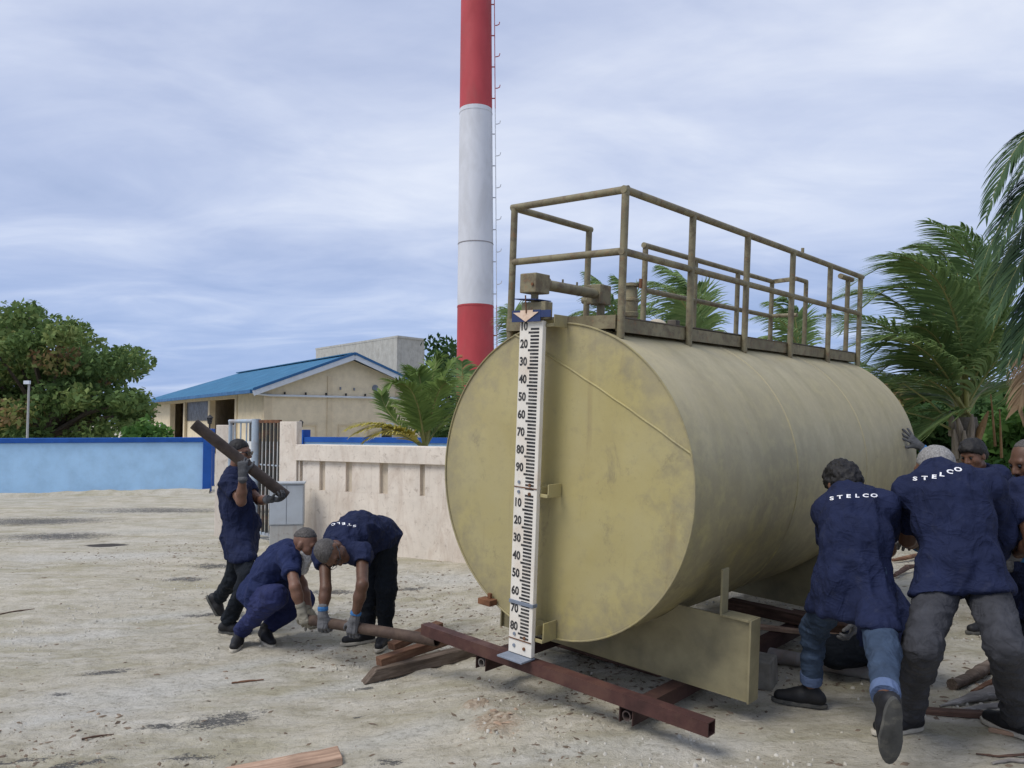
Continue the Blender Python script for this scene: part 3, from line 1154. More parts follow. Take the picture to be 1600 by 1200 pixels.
def plank(name, label, a, b, w, h, mat, cat='plank', group=None, bevel_end=0.0, part='board', roll=0.0):
    """squared timber from a to b (centres of the underside ends), own local x along its length"""
    a, b = np.asarray(a, float), np.asarray(b, float)
    d = b - a
    Ln = np.linalg.norm(d)
    x = d / Ln
    y = nrm(np.cross((0, 0, 1), x))
    z = np.cross(x, y)
    cr, sr = math.cos(roll), math.sin(roll)
    y, z = y * cr + z * sr, z * cr - y * sr
    Mx = Matrix([[x[0], y[0], z[0], a[0]], [x[1], y[1], z[1], a[1]], [x[2], y[2], z[2], a[2]], [0, 0, 0, 1]])
    m = MB()
    e = bevel_end
    segs = 6
    jr = random.Random(hash(label) % 9999 if False else len(label) * 13)
    V, Q = [], []
    for i in range(segs + 1):
        X = Ln * i / segs
        j = [(jr.random() - .5) * 0.004 for _ in range(4)]
        t0 = e if i == 0 else 0
        V += [(X, -w / 2 + j[0], 0), (X, w / 2 + j[1], 0), (X + t0, w / 2 + j[2], h + j[0]), (X + t0, -w / 2 + j[3], h + j[2])]
    for i in range(segs):
        o_ = i * 4
        for k in range(4):
            Q.append((o_ + k, o_ + (k + 1) % 4, o_ + 4 + (k + 1) % 4, o_ + 4 + k))
    Q += [(0, 1, 2, 3), tuple(segs * 4 + k for k in (3, 2, 1, 0))]
    m.add(V, Q)
    o = m.build(name, mat, None, bevel=0.004, seg=1)
    o.matrix_world = Mx
    return tag(o, label, cat, group)


# timbers under the left end of the red beam
ea = ong(566, 1066)
eb = ong(752, 1022)
plank('timber', 'thick grey weathered timber with a slanted end, lowest in the stack by the lever', ea + [0, 0, -.004], eb + [0, 0, -.004], 0.085, 0.078, W_OLD, 'timber', 'stacked timbers', 0.09)
ea2 = at(592, 1036, ea[1] + 0.09)
eb2 = at(714, 1003, eb[1] + 0.06)
ea2[2] = ea[2] + 0.076
eb2[2] = eb[2] + 0.076
plank('timber', 'red-brown squared timber in the middle of the stack by the lever', ea2, eb2, 0.075, 0.058, W_RED, 'timber', 'stacked timbers')
ea3 = at(612, 1016, ea2[1] + 0.16)
eb3 = at(688, 1003, eb2[1] + 0.10)
ea3[2] = ea2[2] + 0.060
eb3[2] = eb2[2] + 0.060
plank('timber', 'short pale timber block on top of the stack under the lever pipe', ea3, eb3, 0.08, 0.05, W_RED, 'timber', 'stacked timbers')
# foreground plank
fa, fb = ong(352, 1222), ong(532, 1186)
plank('plank', 'sawn pinkish plank lying on the sand at the bottom edge', fa + [0, 0, -.003], fb + [0, 0, -.003], 0.15, 0.042, W_NEW)
# timbers and rollers between the skids and the sand
for (v0, u0, v1, u1, hgt, lab, mt_) in ((-0.62, 0.75, 0.30, 0.78, None, 'dark cross timber under the left skid behind the front saddle', W_DARK), (0.36, 2.6, 1.02, 2.62, None, 'dark cross timber under the right skid near the tank middle', W_DARK)):
    pa, pb = tw(v0, u0, bt - 0.157), tw(v1, u1, bt - 0.157)
    hA = max(0.03, min(pa[2] - gtop(*pa[:2]), pb[2] - gtop(*pb[:2])) + 0.006)
    plank('timber', lab, pa - [0, 0, hA], pb - [0, 0, hA], 0.10, hA - 0.001, mt_, 'timber')
bk = gnd(1199, 1078)
m = MB()
m.hexa([(-.07, -.10, -.02), (.075, -.09, -.02), (.07, .12, -.02), (-.065, .11, -.02), (-.068, -.098, .165), (.07, -.088, .158), (.066, .115, .16), (-.062, .106, .17)])
o = m.build('concrete_block', simple('rough_concrete', (0.27, 0.25, 0.21), 0.35, 9, 0.9, 0.5, 35, tint=(0.15, 0.13, 0.1), tscale=4, bdist=0.012), None, bevel=0.008)
o.location = (bk[0], bk[1] + 0.1, gtop(bk[0], bk[1] + 0.1))
o.rotation_euler = (0, 0, -0.55)
tag(o, 'rough grey concrete block on the sand beside the right end of the front saddle', 'block')
pa, pb = tw(0.15, 1.95, bt - 0.071), tw(1.02, 1.98, bt - 0.071)
plank('timber', 'black-brown timber laid across the skids under the tank belly', pa, pb, 0.10, 0.075, W_DARK, 'timber')
pa, pb = tw(0.48, 1.62, bt - 0.071), tw(1.0, 1.86, bt - 0.071)
plank('timber', 'thin pale batten on the right skid under the tank belly', pa + [0, 0, .0], pb, 0.05, 0.03, W_NEW, 'timber')


def pipe_thing(name, label, a, b, ro, mat, cat='pipe', bend=0.0):
    a, b = np.asarray(a, float), np.asarray(b, float)
    mid = (a + b) / 2
    o = empty(name, label, cat, mid)
    m = MB()
    N = 24
    K = 14
    x, y = frame(b - a)
    V, Q = [], []
    for rad_, rev in ((ro, 0), (ro - 0.007, 1)):
        for i in range(K + 1):
            s = i / K
            p = a + (b - a) * s - mid + np.array([0, 0, 1]) * bend * math.sin(math.pi * s)
            for k in range(N):
                t_ = 2 * math.pi * k / N
                V.append(p + (x * math.cos(t_) + y * math.sin(t_)) * rad_)
    n1_ = (K + 1) * N
    for s0 in (0, n1_):
        for i in range(K):
            for k in range(N):
                Q.append((s0 + i * N + k, s0 + i * N + (k + 1) % N, s0 + (i + 1) * N + (k + 1) % N, s0 + (i + 1) * N + k))
    for i in (0, K):
        for k in range(N):
            Q.append((i * N + k, i * N + (k + 1) % N, n1_ + i * N + (k + 1) % N, n1_ + i * N + k))
    m.add(V, Q)
    m.build('barrel', mat, o, smooth=True)
    return o


pa = tw(0.45, 1.45, bt - 0.157 - 0.045)
pb = tw(1.55, 1.62, bt - 0.157 - 0.045)
for p_ in (pa, pb):
    p_[2] = gtop(p_[0], p_[1]) + 0.044
pipe_thing('roller_pipe', 'grey steel roller pipe on the sand beside the right skid', pa, pb, 0.045, M_GALV)
LEV_A, LEV_B = at(474, 967, 5.70), at(683, 1001, 5.02)
pipe_thing('lever_pipe', 'rusty steel pipe held low by two crouched men as a lever under the red beam', LEV_A, LEV_B, 0.036, M_LEVER)
CAR_A, CAR_B = at(303, 662, 6.14), at(447, 775, 6.46)
pipe_thing('carried_pipe', 'dark steel pipe carried aslant on the shoulder of a walking man', CAR_A, CAR_B, 0.044, M_STEELP)


# ================================================================ WALLS, GATE, BUILDINGS
def frame_on(a, b):
    """matrix with origin at a, x towards b (level), z up"""
    a, b = np.asarray(a, float), np.asarray(b, float)
    d = nrm([b[0] - a[0], b[1] - a[1], 0])
    y = np.array([-d[1], d[0], 0])
    return Matrix([[d[0], y[0], 0, a[0]], [d[1], y[1], 0, a[1]], [0, 0, 1, a[2]], [0, 0, 0, 1]]), math.hypot(b[0] - a[0], b[1] - a[1])


def plaster(name, base, stain, amt, drip=True):
    n = NT(name, 0.88, 0.2)
    v = n.map()
    a = n.noise(v, 2.5, 6, 0.6)
    c = n.ramp(a, [(0.3, tuple(x * 0.86 for x in base)), (0.55, base), (0.75, tuple(min(1, x * 1.08) for x in base))])
    if drip:
        d = n.noise(n.map((2.2, 2.2, 0.8)), 2.2, 8, 0.72, 0.9)
        c = n.mix(n.math('MULTIPLY', n.ramp(d, [(0.48, 0.0), (0.70, 1.0)]), amt * 0.8), c, stain)
        d2 = n.noise(n.map((9, 9, 0.5)), 1.6, 6, 0.7, 0.5)
        c = n.mix(n.math('MULTIPLY', n.ramp(d2, [(0.56, 0.0), (0.72, 1.0)]), amt * 0.5), c, tuple(x * 0.8 for x in stain))
    e = n.noise(v, 11, 8, 0.75, 0.5)
    c = n.mix(n.math('MULTIPLY', n.ramp(e, [(0.55, 0.0), (0.72, 1.0)]), amt), c, tuple(x * 0.6 for x in stain))
    n.color(c)
    n.bump(n.noise(v, 35, 5, 0.65), 0.35, 0.008)
    MAT[name] = n.m
    return n.m


M_BEIGE = plaster('pink_beige_plaster', (0.72, 0.645, 0.55), (0.46, 0.36, 0.28), 0.75)
M_BEIGE2 = plaster('slot_plaster', (0.58, 0.50, 0.39), (0.40, 0.33, 0.24), 0.5)
M_LBLUE = plaster('light_blue_plaster', (0.415, 0.645, 0.88), (0.45, 0.60, 0.76), 0.15)
M_DBLUE = simple('deep_blue_paint', (0.010, 0.085, 0.36), 0.2, 4, 0.6, 0.1, 40)
M_HOUSE = plaster('cream_house_wall', (0.76, 0.655, 0.465), (0.60, 0.50, 0.36), 0.3)
M_HTRIM = plaster('cream_trim', (0.68, 0.575, 0.40), (0.5, 0.42, 0.3), 0.2)
M_ROOF = NT('blue_roof_sheet', 0.7, 0.2)
rv = M_ROOF.map()
wv = M_ROOF.nt.nodes.new('ShaderNodeTexWave')
wv.bands_direction = 'Y'
wv.inputs['Scale'].default_value = 1.6
M_ROOF.link(rv, wv.inputs[0])
M_ROOF.color(M_ROOF.ramp(M_ROOF.noise(rv, 1.2, 6, 0.6), [(0.3, (0.03, 0.12, 0.22)), (0.6, (0.042, 0.16, 0.285)), (0.75, (0.06, 0.20, 0.34))]))
M_ROOF.bump(wv.outputs['Fac'], 0.5, 0.03)
M_ROOF = M_ROOF.m
M_FASCIA = simple('roof_fascia', (0.025, 0.12, 0.28), 0.2, 3, 0.5, 0.1, 30)
M_SOFF = simple('soffit_white', (0.62, 0.66, 0.70), 0.1, 3, 0.6, 0.1, 30)
M_GLASS = simple('dark_window', (0.035, 0.035, 0.035), 0.3, 4, 0.35, 0.02, 30, spec=0.3)
M_SHADE = simple('porch_wall_shade', (0.34, 0.27, 0.17), 0.2, 3, 0.8, 0.1, 30)  # house wall darkened, shade of the porch recess put into its colour
M_CONC = plaster('stained_concrete', (0.50, 0.48, 0.42), (0.24, 0.20, 0.15), 0.6)
M_CONC2 = plaster('plinth_concrete', (0.42, 0.42, 0.40), (0.30, 0.24, 0.20), 0.6)
M_CAB = simple('cabinet_grey', (0.42, 0.46, 0.50), 0.08, 4, 0.5, 0.05, 40, tint=(0.33, 0.34, 0.35), tscale=3)
M_GAL = simple('galvanised_frame', (0.36, 0.43, 0.50), 0.15, 9, 0.5, 0.1, 40, tint=(0.24, 0.15, 0.09), tscale=5)
M_BAR = simple('dark_gate_bar', (0.055, 0.055, 0.05), 0.3, 9, 0.6, 0.2, 40, tint=(0.16, 0.07, 0.03), tscale=8)
M_WPANEL = plaster('white_inner_wall', (0.72, 0.72, 0.70), (0.5, 0.48, 0.44), 0.3)

# light blue wall on the left
A, B = ong(-520, 787), gnd(331, 766.5)
A = np.array([at(-520, 700, 16.7)[0], 16.7, -0.12])
B = np.array([at(331, 700, 19.75)[0], 19.75, -0.12])
Mx, Ln = frame_on(A, B)
bw = empty('boundary_wall', 'light blue rendered boundary wall with deep blue coping on the left', 'wall', matrix=Mx)
m = MB()
m.box((0, 0, -0.2), (Ln - 0.2, 0.15, 1.26))
m.build('wall_face', M_LBLUE, bw)
m = MB()
m.box((-0.0, -0.05, 1.262), (Ln - 0.202, 0.2, 1.38))
m.build('coping', M_DBLUE, bw, bevel=0.01)
m = MB()
m.box((Ln - 0.2, -0.06, -0.2), (Ln, 0.22, 1.385))
m.build('end_pier', M_DBLUE, bw, bevel=0.008)
# loose sand heaped along the foot of the wall
m = MB()
V, Q = [], []
N = 160
for i in range(N + 1):
    X = Ln * i / N
    for j in range(6):
        hgt = [0, .5, .9, 1, .8, 0][j] * 0.17 * (0.25 + 1.1 * float(fbm(np.array([[X * 1.4, j * .6, 2.0]]), 9, 4)[0]))
        V.append((X, -0.75 + j * 0.13, hgt - 0.03 + 0.03 * (j / 5)))
for i in range(N):
    for j in range(5):
        Q.append((i * 6 + j, i * 6 + 6 + j, i * 6 + 7 + j, i * 6 + j + 1))
m.add(V, Q)
o = m.build('sand_bank', g.m, None, smooth=True)
o.matrix_world = Mx
tag(o, 'low bank of loose sand along the foot of the light blue wall', kind='structure')

# beige slotted wall
A = np.array([at(467, 700, 11.05)[0], 11.05, -0.11])
B = np.array([at(700, 700, 9.8)[0], 9.8, -0.11])
Mx, Ln = frame_on(A, B)
LW = Ln + 3.2
yw = empty('yard_wall', 'stained pink-beige yard wall with narrow vertical slots behind the crouched men', 'wall', matrix=Mx)
d_ = nrm(B - A)


def along(px):
    """distance along the beige wall of a pixel column"""
    r = ray(px, 750)
    # A + s d = t r in plan
    M2 = np.array([[d_[0], -r[0]], [d_[1], -r[1]]])
    return np.linalg.solve(M2, -A[:2])[0]


m = MB()
m.box((0, 0.0, -0.3), (LW, 0.2, 0.80))
m.build('wall_base', M_BEIGE, yw)
slots = [(465, 473), (499, 508), (540, 550), (593, 606), (656, 664)]
ed = [0.0]
for a, b in slots:
    ed += [max(0.02, along(a)), max(0.06, along(b))]
k = 0.55
while ed[-1] + k + 0.1 < LW:
    e0 = ed[-1]
    ed += [e0 + k, e0 + k + 0.08]
ed.append(LW)
for i in range(0, len(ed) - 1, 2):
    m = MB()
    m.box((ed[i], 0.0, 0.801), (ed[i + 1], 0.2, 1.199))
    m.build('wall_block', M_BEIGE, yw)
m = MB()
m.box((0.0, 0.045, 0.801), (LW, 0.16, 1.199))
m.v = [(x, y + 0.0, z) for x, y, z in m.v]
m.build('slot_back', M_BEIGE2, yw)
m = MB()
m.box((-0.02, -0.05, 1.2), (LW, 0.25, 1.42))
m.build('wall_cap', M_BEIGE, yw, bevel=0.006)
# gate pier at its left end
pa_ = np.array([at(438, 700, 11.2)[0], 11.2, -0.11])
Mp, Lp = frame_on(pa_, A)
m = MB()
m.box((0, -0.02, -0.3), (Lp - 0.025, 0.09, 1.74))
pier = m.build('gate_pier', M_BEIGE, None, bevel=0.008)
pier.matrix_world = Mp
tag(pier, 'square pink-beige gate pier at the left end of the slotted wall', 'pier', 'gate piers')
# left pier
pb_ = np.array([at(337, 700, 12.0)[0], 12.0, -0.12])
m = MB()
m.box((0, 0, -0.3), (0.2, 0.22, 1.70))
pier = m.build('gate_pier', M_BEIGE, None, bevel=0.008)
pier.location = pb_
tag(pier, 'slim beige gate pier behind the man carrying a pipe', 'pier', 'gate piers')

# gate: galvanised leaf on the left, dark barred leaf on the right
ga = np.array([at(358, 700, 12.0)[0], 12.0, -0.11])
gb_ = np.array([at(403, 700, 11.75)[0], 11.75, -0.11])
Mg, Lg = frame_on(ga, gb_)
gate = empty('gate', 'galvanised tube gate leaf with a silver frame beside the slim pier', 'gate', matrix=Mg, group='gate leaves')
m = MB()
m.tube([(0.02, 0, 0.08), (0.02, 0, 1.74)], 0.028, 10)
m.tube([(0.0, 0, 1.745), (Lg, 0, 1.75)], 0.03, 10)
m.tube([(0, 0, 0.1), (Lg, 0, 0.1)], 0.028, 10)
m.build('frame', M_GAL, gate, smooth=True)
m = MB()
m.tube([(Lg - 0.02, -0.02, 0.05), (Lg - 0.02, -0.02, 1.78)], 0.065, 12)
m.build('gate_post', M_GAL, gate, smooth=True)
for i in range(1, 5):
    m = MB()
    m.tube([(Lg * i / 5, 0, 0.1), (Lg * i / 5, 0, 1.74)], 0.012, 8)
    m.build('bar', M_GAL, gate, smooth=True)
ga = np.array([at(405, 700, 11.72)[0], 11.72, -0.11])
gb_ = np.array([at(438, 700, 11.28)[0], 11.28, -0.11])
Mg, Lg = frame_on(ga, gb_)
gate = empty('gate', 'dark barred gate leaf with a rusty top rail next to the wide pier', 'gate', matrix=Mg, group='gate leaves')
m = MB()
m.box((0, -0.02, 1.72), (Lg, 0.02, 1.765))
m.build('top_rail', M_RUST, gate)
m = MB()
m.box((0, -0.02, 0.09), (Lg, 0.02, 0.13))
m.box((0, -0.012, 1.10), (Lg, 0.012, 1.12))
m.build('rail', M_GAL, gate)
for i in range(6):
    m = MB()
    x_ = 0.03 + (Lg - 0.06) * i / 5
    m.tube([(x_, -0.0, 0.1), (x_, -0.0, 1.73)], 0.024, 8)
    m.build('bar', M_BAR, gate, smooth=True)
# inner white wall glimpsed through the gate, with a blue coping seen over the beige wall
ia = np.array([at(356, 700, 16.0)[0], 16.0, -0.12])
ib = np.array([at(465, 700, 15.6)[0], 15.6, -0.12])
Mi, Li = frame_on(ia, ib)
iw = empty('inner_wall', 'white inner wall seen through the gate bars', 'wall', matrix=Mi)
m = MB()
m.box((0, 0, -0.3), (Li, 0.15, 1.36))
m.build('wall_face', M_WPANEL, iw)
ia = np.array([at(469, 700, 15.55)[0], 15.55, -0.12])
ib = np.array([at(760, 700, 14.2)[0], 14.2, -0.12])
Mi, Li = frame_on(ia, ib)
iw = empty('inner_wall', 'inner wall with a deep blue coping peeping over the beige wall', 'wall', matrix=Mi)
m = MB()
m.box((0, 0, -0.3), (Li, 0.15, 1.36))
m.build('wall_face', M_LBLUE, iw)
m = MB()
m.box((0.1, -0.03, 1.362), (Li, 0.18, 1.46))
m.build('coping', M_DBLUE, iw)
m = MB()
m.box((-0.0, -0.05, -0.3), (0.098, 0.2, 1.6))
m.build('end_pier', M_DBLUE, iw)


def lantern(p, label, sc_=0.45):
    o = empty('wall_lantern', label, 'lantern', p, group='wall lanterns')
    o.scale = (sc_, sc_, sc_)
    m = MB()
    m.tube([(0, 0, 0), (0, 0, 0.16)], 0.03, 8)
    m.build('stem', M_BLACK, o, smooth=True)
    m = MB()
    m.tube([(0, 0, 0.16), (0, 0, 0.18), (0, 0, 0.36), (0, 0, 0.37), (0, 0, 0.47)], [0.06, 0.075, 0.10, 0.13, 0.02], 8)
    m.build('head', M_BLACK, o)


lantern(at(470, 673, 15.6), 'small black lantern on the blue pier by the beige wall')
m = MB()
pl = at(327, 690, 21.5)
m.box((-0.12, -0.12, -2.0), (0.12, 0.12, 0.35))
o = m.build('lamp_pier', M_DBLUE, None, bevel=0.02)
o.location = pl
tag(o, 'rounded blue pier under a lantern beyond the end of the blue wall', 'pier')
lantern(pl + [0, 0, 0.352], 'small black lantern above the raised end of the carried pipe', 0.8)

# cabinet
ca0 = np.array([at(423, 700, 10.52)[0], 10.52, -0.12])
cb0 = np.array([at(475, 700, 10.60)[0], 10.60, -0.12])
Mc, Lc = frame_on(ca0, cb0)
cab = empty('utility_cabinet', 'light grey electrical cabinet on a concrete plinth in front of the gate pier', 'cabinet', matrix=Mc)
m = MB()
m.box((-0.0, 0.0, -0.2), (Lc, 0.22, 0.37))
m.build('plinth', M_CONC2, cab, bevel=0.008)
m = MB()
m.box((-0.005, 0.0, 0.372), (Lc + 0.005, 0.22, 0.915))
body = m.build('cabinet_body', M_CAB, cab, bevel=0.004)
for x0, x1 in ((0.005, Lc * 0.5 - 0.004), (Lc * 0.5 + 0.004, Lc - 0.005)):
    m = MB()
    m.box((x0, -0.012, 0.385), (x1, -0.001, 0.895))
    m.build('door', M_CAB, body, bevel=0.003)
m = MB()
m.box((-0.02, -0.025, 0.917), (Lc + 0.02, 0.24, 0.938))
m.build('lid', M_CAB, cab, bevel=0.003)

# house with the blue roof
HA = np.array([at(413, 700, 37.3)[0], 37.3, -0.12])
th = math.radians(36)
hx, hy = np.array([math.cos(th), math.sin(th), 0]), np.array([-math.sin(th), math.cos(th), 0])
Mh = Matrix([[hx[0], hy[0], 0, HA[0]], [hx[1], hy[1], 0, HA[1]], [0, 0, 1, HA[2]], [0, 0, 0, 1]])
house = empty('house', 'cream single-storey building with a blue sheet-metal gable roof', 'house', matrix=Mh)
GW, GL, EH, AH = 8.6, 24.0, 3.46, 5.1
m = MB()
m.prism([(0, 0, -.3), (GW, 0, -.3), (GW, 0, EH), (GW / 2, 0, AH - 0.12), (0, 0, EH)], (0, 0.2, 0))
m.build('gable_wall', M_HOUSE, house)
m = MB()
m.box((-0.06, -0.06, -0.3), (0.32, 0.3, EH - 0.02))
m.build('corner_pilaster', M_HTRIM, house)
for x0 in (3.1, 6.9):
    m = MB()
    m.box((x0, -0.05, -0.3), (x0 + 0.26, -0.002, EH + 0.62 if x0 < 4 else EH + 0.0))
    m.build('pilaster', M_HTRIM, house)
for x0, x1 in ((0.7, 2.6), (3.7, 5.4)):
    p = MB()
    z0, z1 = 0.2, 1.62
    p.box((x0, -0.05, z1), (x1, -0.002, z1 + 0.08))
    p.box((x0, -0.05, z0), (x0 + 0.07, -0.002, z1 - 0.002))
    p.box((x1 - 0.07, -0.05, z0), (x1, -0.002, z1 - 0.002))
    p.build('panel_moulding', M_HTRIM, house)


def window(parent, x0, x1, z0, z1, side=False, dep=0.05):
    f = MB()
    w_ = 0.07
    bx = (lambda a, b, c, d: f.box((a, -dep, c), (b, -0.003, d))) if not side else (lambda a, b, c, d: f.box((-dep, a, c), (-0.003, b, d)))
    bx(x0, x1, z1 - w_, z1)
    bx(x0, x1, z0, z0 + w_)
    bx(x0, x0 + w_, z0 + w_ + .001, z1 - w_ - .001)
    bx(x1 - w_, x1, z0 + w_ + .001, z1 - w_ - .001)
    wo = f.build('window', M_SOFF, parent)
    f = MB()
    if side:
        f.box((-0.02, x0 + w_, z0 + w_), (-0.004, x1 - w_, z1 - w_))
    else:
        f.box((x0 + w_, -0.02, z0 + w_), (x1 - w_, -0.004, z1 - w_))
    f.build('pane', M_GLASS, wo)


window(house, 6.0, 6.75, 0.9, 1.75)
m = MB()
m.tube([(5.7, -0.05, 3.55), (5.7, 0.0, 3.55)], 0.17, 18)
vt = m.build('round_vent', M_GREYP, house, smooth=True)
for x0, z0 in ((3.75, 3.42), (4.5, 3.40), (6.35, 2.35)):
    m = MB()
    m.box((x0, -0.08, z0), (x0 + 0.06, -0.002, z0 + 0.13))
    m.build('bracket', M_GREYP, house)
m = MB()
m.tube([(-0.75, -0.35, EH - 0.30), (-0.3, -0.2, EH - 0.36), (0.2, -0.14, EH - 0.40), (8.5, -0.14, EH - 0.42)], 0.055, 10)
m.build('gutter_pipe', M_SOFF, house, smooth=True)
m = MB()
m.tube([(8.55, -0.14, EH - 0.4), (8.55, -0.14, 0.0)], 0.08, 10)
m.build('downpipe', simple('downpipe_blue', (0.16, 0.38, 0.58), 0.2, 4), house, smooth=True)
m = MB()
for i in range(7):
    m.box((0.9 + i * 1.05, -0.12, EH - 0.34), (0.95 + i * 1.05, -0.002, EH - 0.22))
m.build('pipe_clips', M_BLACK, house)
# long side facing left: posts, beam and a recessed porch
m = MB()
m.box((0.0, 0.21, -0.3), (0.2, 4.2, EH))
m.build('side_wall', M_HOUSE, house)
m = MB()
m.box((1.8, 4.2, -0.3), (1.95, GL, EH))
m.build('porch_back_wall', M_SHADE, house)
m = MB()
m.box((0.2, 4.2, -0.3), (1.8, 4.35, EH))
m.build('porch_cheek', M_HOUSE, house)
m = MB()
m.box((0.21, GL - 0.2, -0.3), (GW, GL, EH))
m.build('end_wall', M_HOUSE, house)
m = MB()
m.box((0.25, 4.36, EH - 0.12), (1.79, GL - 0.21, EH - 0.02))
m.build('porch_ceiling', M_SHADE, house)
m = MB()
m.box((-0.04, 4.2, EH - 0.42), (0.24, GL, EH - 0.002))
m.build('porch_beam', M_HTRIM, house)
for y0 in (4.2, 9.2, 14.8, 18.6, 23.7):
    m = MB()
    m.box((-0.06, y0, -0.3), (0.26, y0 + 0.34, EH - 0.422))
    m.build('porch_column', M_HTRIM, house)
m = MB()
m.box((0.0, 19.0, -0.3), (0.2, 23.6, EH - 0.43))
m.build('side_wall', M_HOUSE, house)
m = MB()
m.box((0.05, 9.6, 1.9), (0.15, 14.7, EH - 0.43))
m.build('porch_screen', M_GLASS, house)
m = MB()
m.box((0.1, 9.6, -0.3), (0.2, 14.7, 1.9))
m.build('porch_panel', M_HOUSE, house)
window(house, 0.9, 2.2, 0.6, 1.9, side=True)
window(house, 20.0, 21.6, 0.6, 1.7, side=True)
# roof: gable in front, hipped at the far end
ov, gv = 0.75, 0.55
sl = (AH - EH) / (GW / 2)
le, re, ez = -ov, GW + ov, EH - ov * sl + 0.12
ap = AH + 0.12
hipy = 18.4
T = 0.09
m = MB()
L0, A0, R0 = (le, -gv, ez), (GW / 2, -gv, ap), (re, -gv, ez)
A1 = (GW / 2, hipy, ap)
L1, R1 = (le, GL + ov, ez), (re, GL + ov, ez)
dn = lambda p: (p[0], p[1], p[2] - T)
V = [L0, A0, A1, L1, R0, R1] + [dn(p) for p in (L0, A0, A1, L1, R0, R1)]
m.add(V, [(0, 1, 2, 3), (4, 5, 2, 1), (3, 2, 5), (6, 9, 8, 7), (10, 7, 8, 11), (9, 11, 8), (0, 3, 9, 6), (3, 5, 11, 9), (5, 4, 10, 11), (0, 6, 7, 1), (1, 7, 10, 4)])
roof = m.build('roof', M_ROOF, house)
for P0, P1 in ((L0, A0), (A0, R0)):
    m = MB()
    p0, p1 = np.array(P0) + [0, -0.03, -0.12], np.array(P1) + [0, -0.03, -0.12]
    m.bar(p0 + [0, 0, 0.14], p1 + [0, 0, 0.14], 0.10, 0.12)
    m.build('barge_cap', M_FASCIA, roof)
    m = MB()
    m.bar(p0 + [0, 0.01, -0.05], p1 + [0, 0.01, -0.05], 0.05, 0.24)
    m.build('barge_board', M_SOFF, roof)
m = MB()
m.bar(np.array(L0) + [-0.06, 0.05, -0.08], np.array(L1) + [-0.06, 0, -0.08], 0.14, 0.16)
m.build('gutter', M_FASCIA, roof)
m = MB()
m.bar(np.array(A0) + [0, 0, 0.03], np.array(A1) + [0, 0, 0.03], 0.35, 0.05)
m.build('ridge_cap', M_ROOF, roof)
# annex on the far side and the open shed right of the gable
ann = empty('annex', 'low cream annex with a blue roof beyond the far end of the porch', 'house', matrix=Mh)
m = MB()
m.box((1.5, GL + 0.9, -0.3), (6, GL + 9, 2.5))
m.build('wall', M_HOUSE, ann)
m = MB()
m.hexa([(0.6, GL + 0.5, 2.15), (4, GL + 0.5, 3.6), (4, GL + 9.5, 3.6), (0.6, GL + 9.5, 2.15), (0.6, GL + 0.5, 2.27), (4, GL + 0.5, 3.72), (4, GL + 9.5, 3.72), (0.6, GL + 9.5, 2.27)])
m.build('roof', M_ROOF, ann)
shed = empty('open_shed', 'dark open shed against the right end of the cream gable', 'shed', matrix=Mh)
m = MB()
m.hexa([(GW + 0.15, -0.2, 2.55), (GW + 3.2, -0.2, 2.35), (GW + 3.2, 6, 2.35), (GW + 0.15, 6, 2.55), (GW + 0.15, -0.2, 2.63), (GW + 3.2, -0.2, 2.43), (GW + 3.2, 6, 2.43), (GW + 0.15, 6, 2.63)])
m.build('roof', M_BAR, shed)
for x0, y0 in ((GW + 3.0, 0.0), (GW + 3.0, 5.8)):
    m = MB()
    m.box((x0, y0, -0.3), (x0 + 0.12, y0 + 0.12, 2.35))
    m.build('post', M_BAR, shed)
m = MB()
m.box((GW + 0.1, 6.0, -0.3), (GW + 3.2, 6.1, 2.35))
m.build('back_wall', M_BAR, shed)

# concrete block behind
p0, p1, p2 = at(493, 600, 62), at(620, 600, 53), at(663, 600, 55)
blk = empty('concrete_building', 'flat-topped grey concrete block with dark stains behind the blue roof', 'building')
zt = 7.4
m = MB()
e_ = p2 - p1
poly = [(p0[0], p0[1], -0.3), (p1[0], p1[1], -0.3), (p2[0], p2[1], -0.3), (p0[0] + e_[0], p0[1] + e_[1], -0.3)]
m.prism(poly, (0, 0, zt + 0.3))
m.build('walls', M_CONC, blk)
m = MB()
cen = np.mean([np.array(q) for q in poly], 0)
m.prism([tuple(cen + (np.array(q) - cen) * 1.012 + [0, 0, zt + 0.302]) for q in poly], (0, 0, 0.14))
m.build('roof_slab', M_CONC, blk)

# ---------------------------------------------------------------- chimney
M_CRED = simple('chimney_red', (0.44, 0.055, 0.062), 0.16, 1.2, 0.65, 0.08, 20, tint=(0.33, 0.085, 0.08), tscale=1.4, stretch=(1, 1, 0.4))
M_CWHT = simple('chimney_white', (0.62, 0.63, 0.66), 0.08, 1.2, 0.65, 0.08, 20, tint=(0.48, 0.48, 0.49), tscale=1.4, stretch=(1, 1, 0.4))
M_CSEAM = simple('chimney_seam', (0.25, 0.23, 0.23), 0.2, 5, 0.6)
CY = 26.0
cpos = at(742.5, 662, CY)
cpos[2] = -0.12
chim = empty('chimney', 'tall tapering steel chimney in red and white bands with a ladder', 'chimney', cpos)


def crad(z):
    return 0.648 - 0.0082 * z


def zof(py):
    return float(at(742, py, CY)[2] + 0.12)


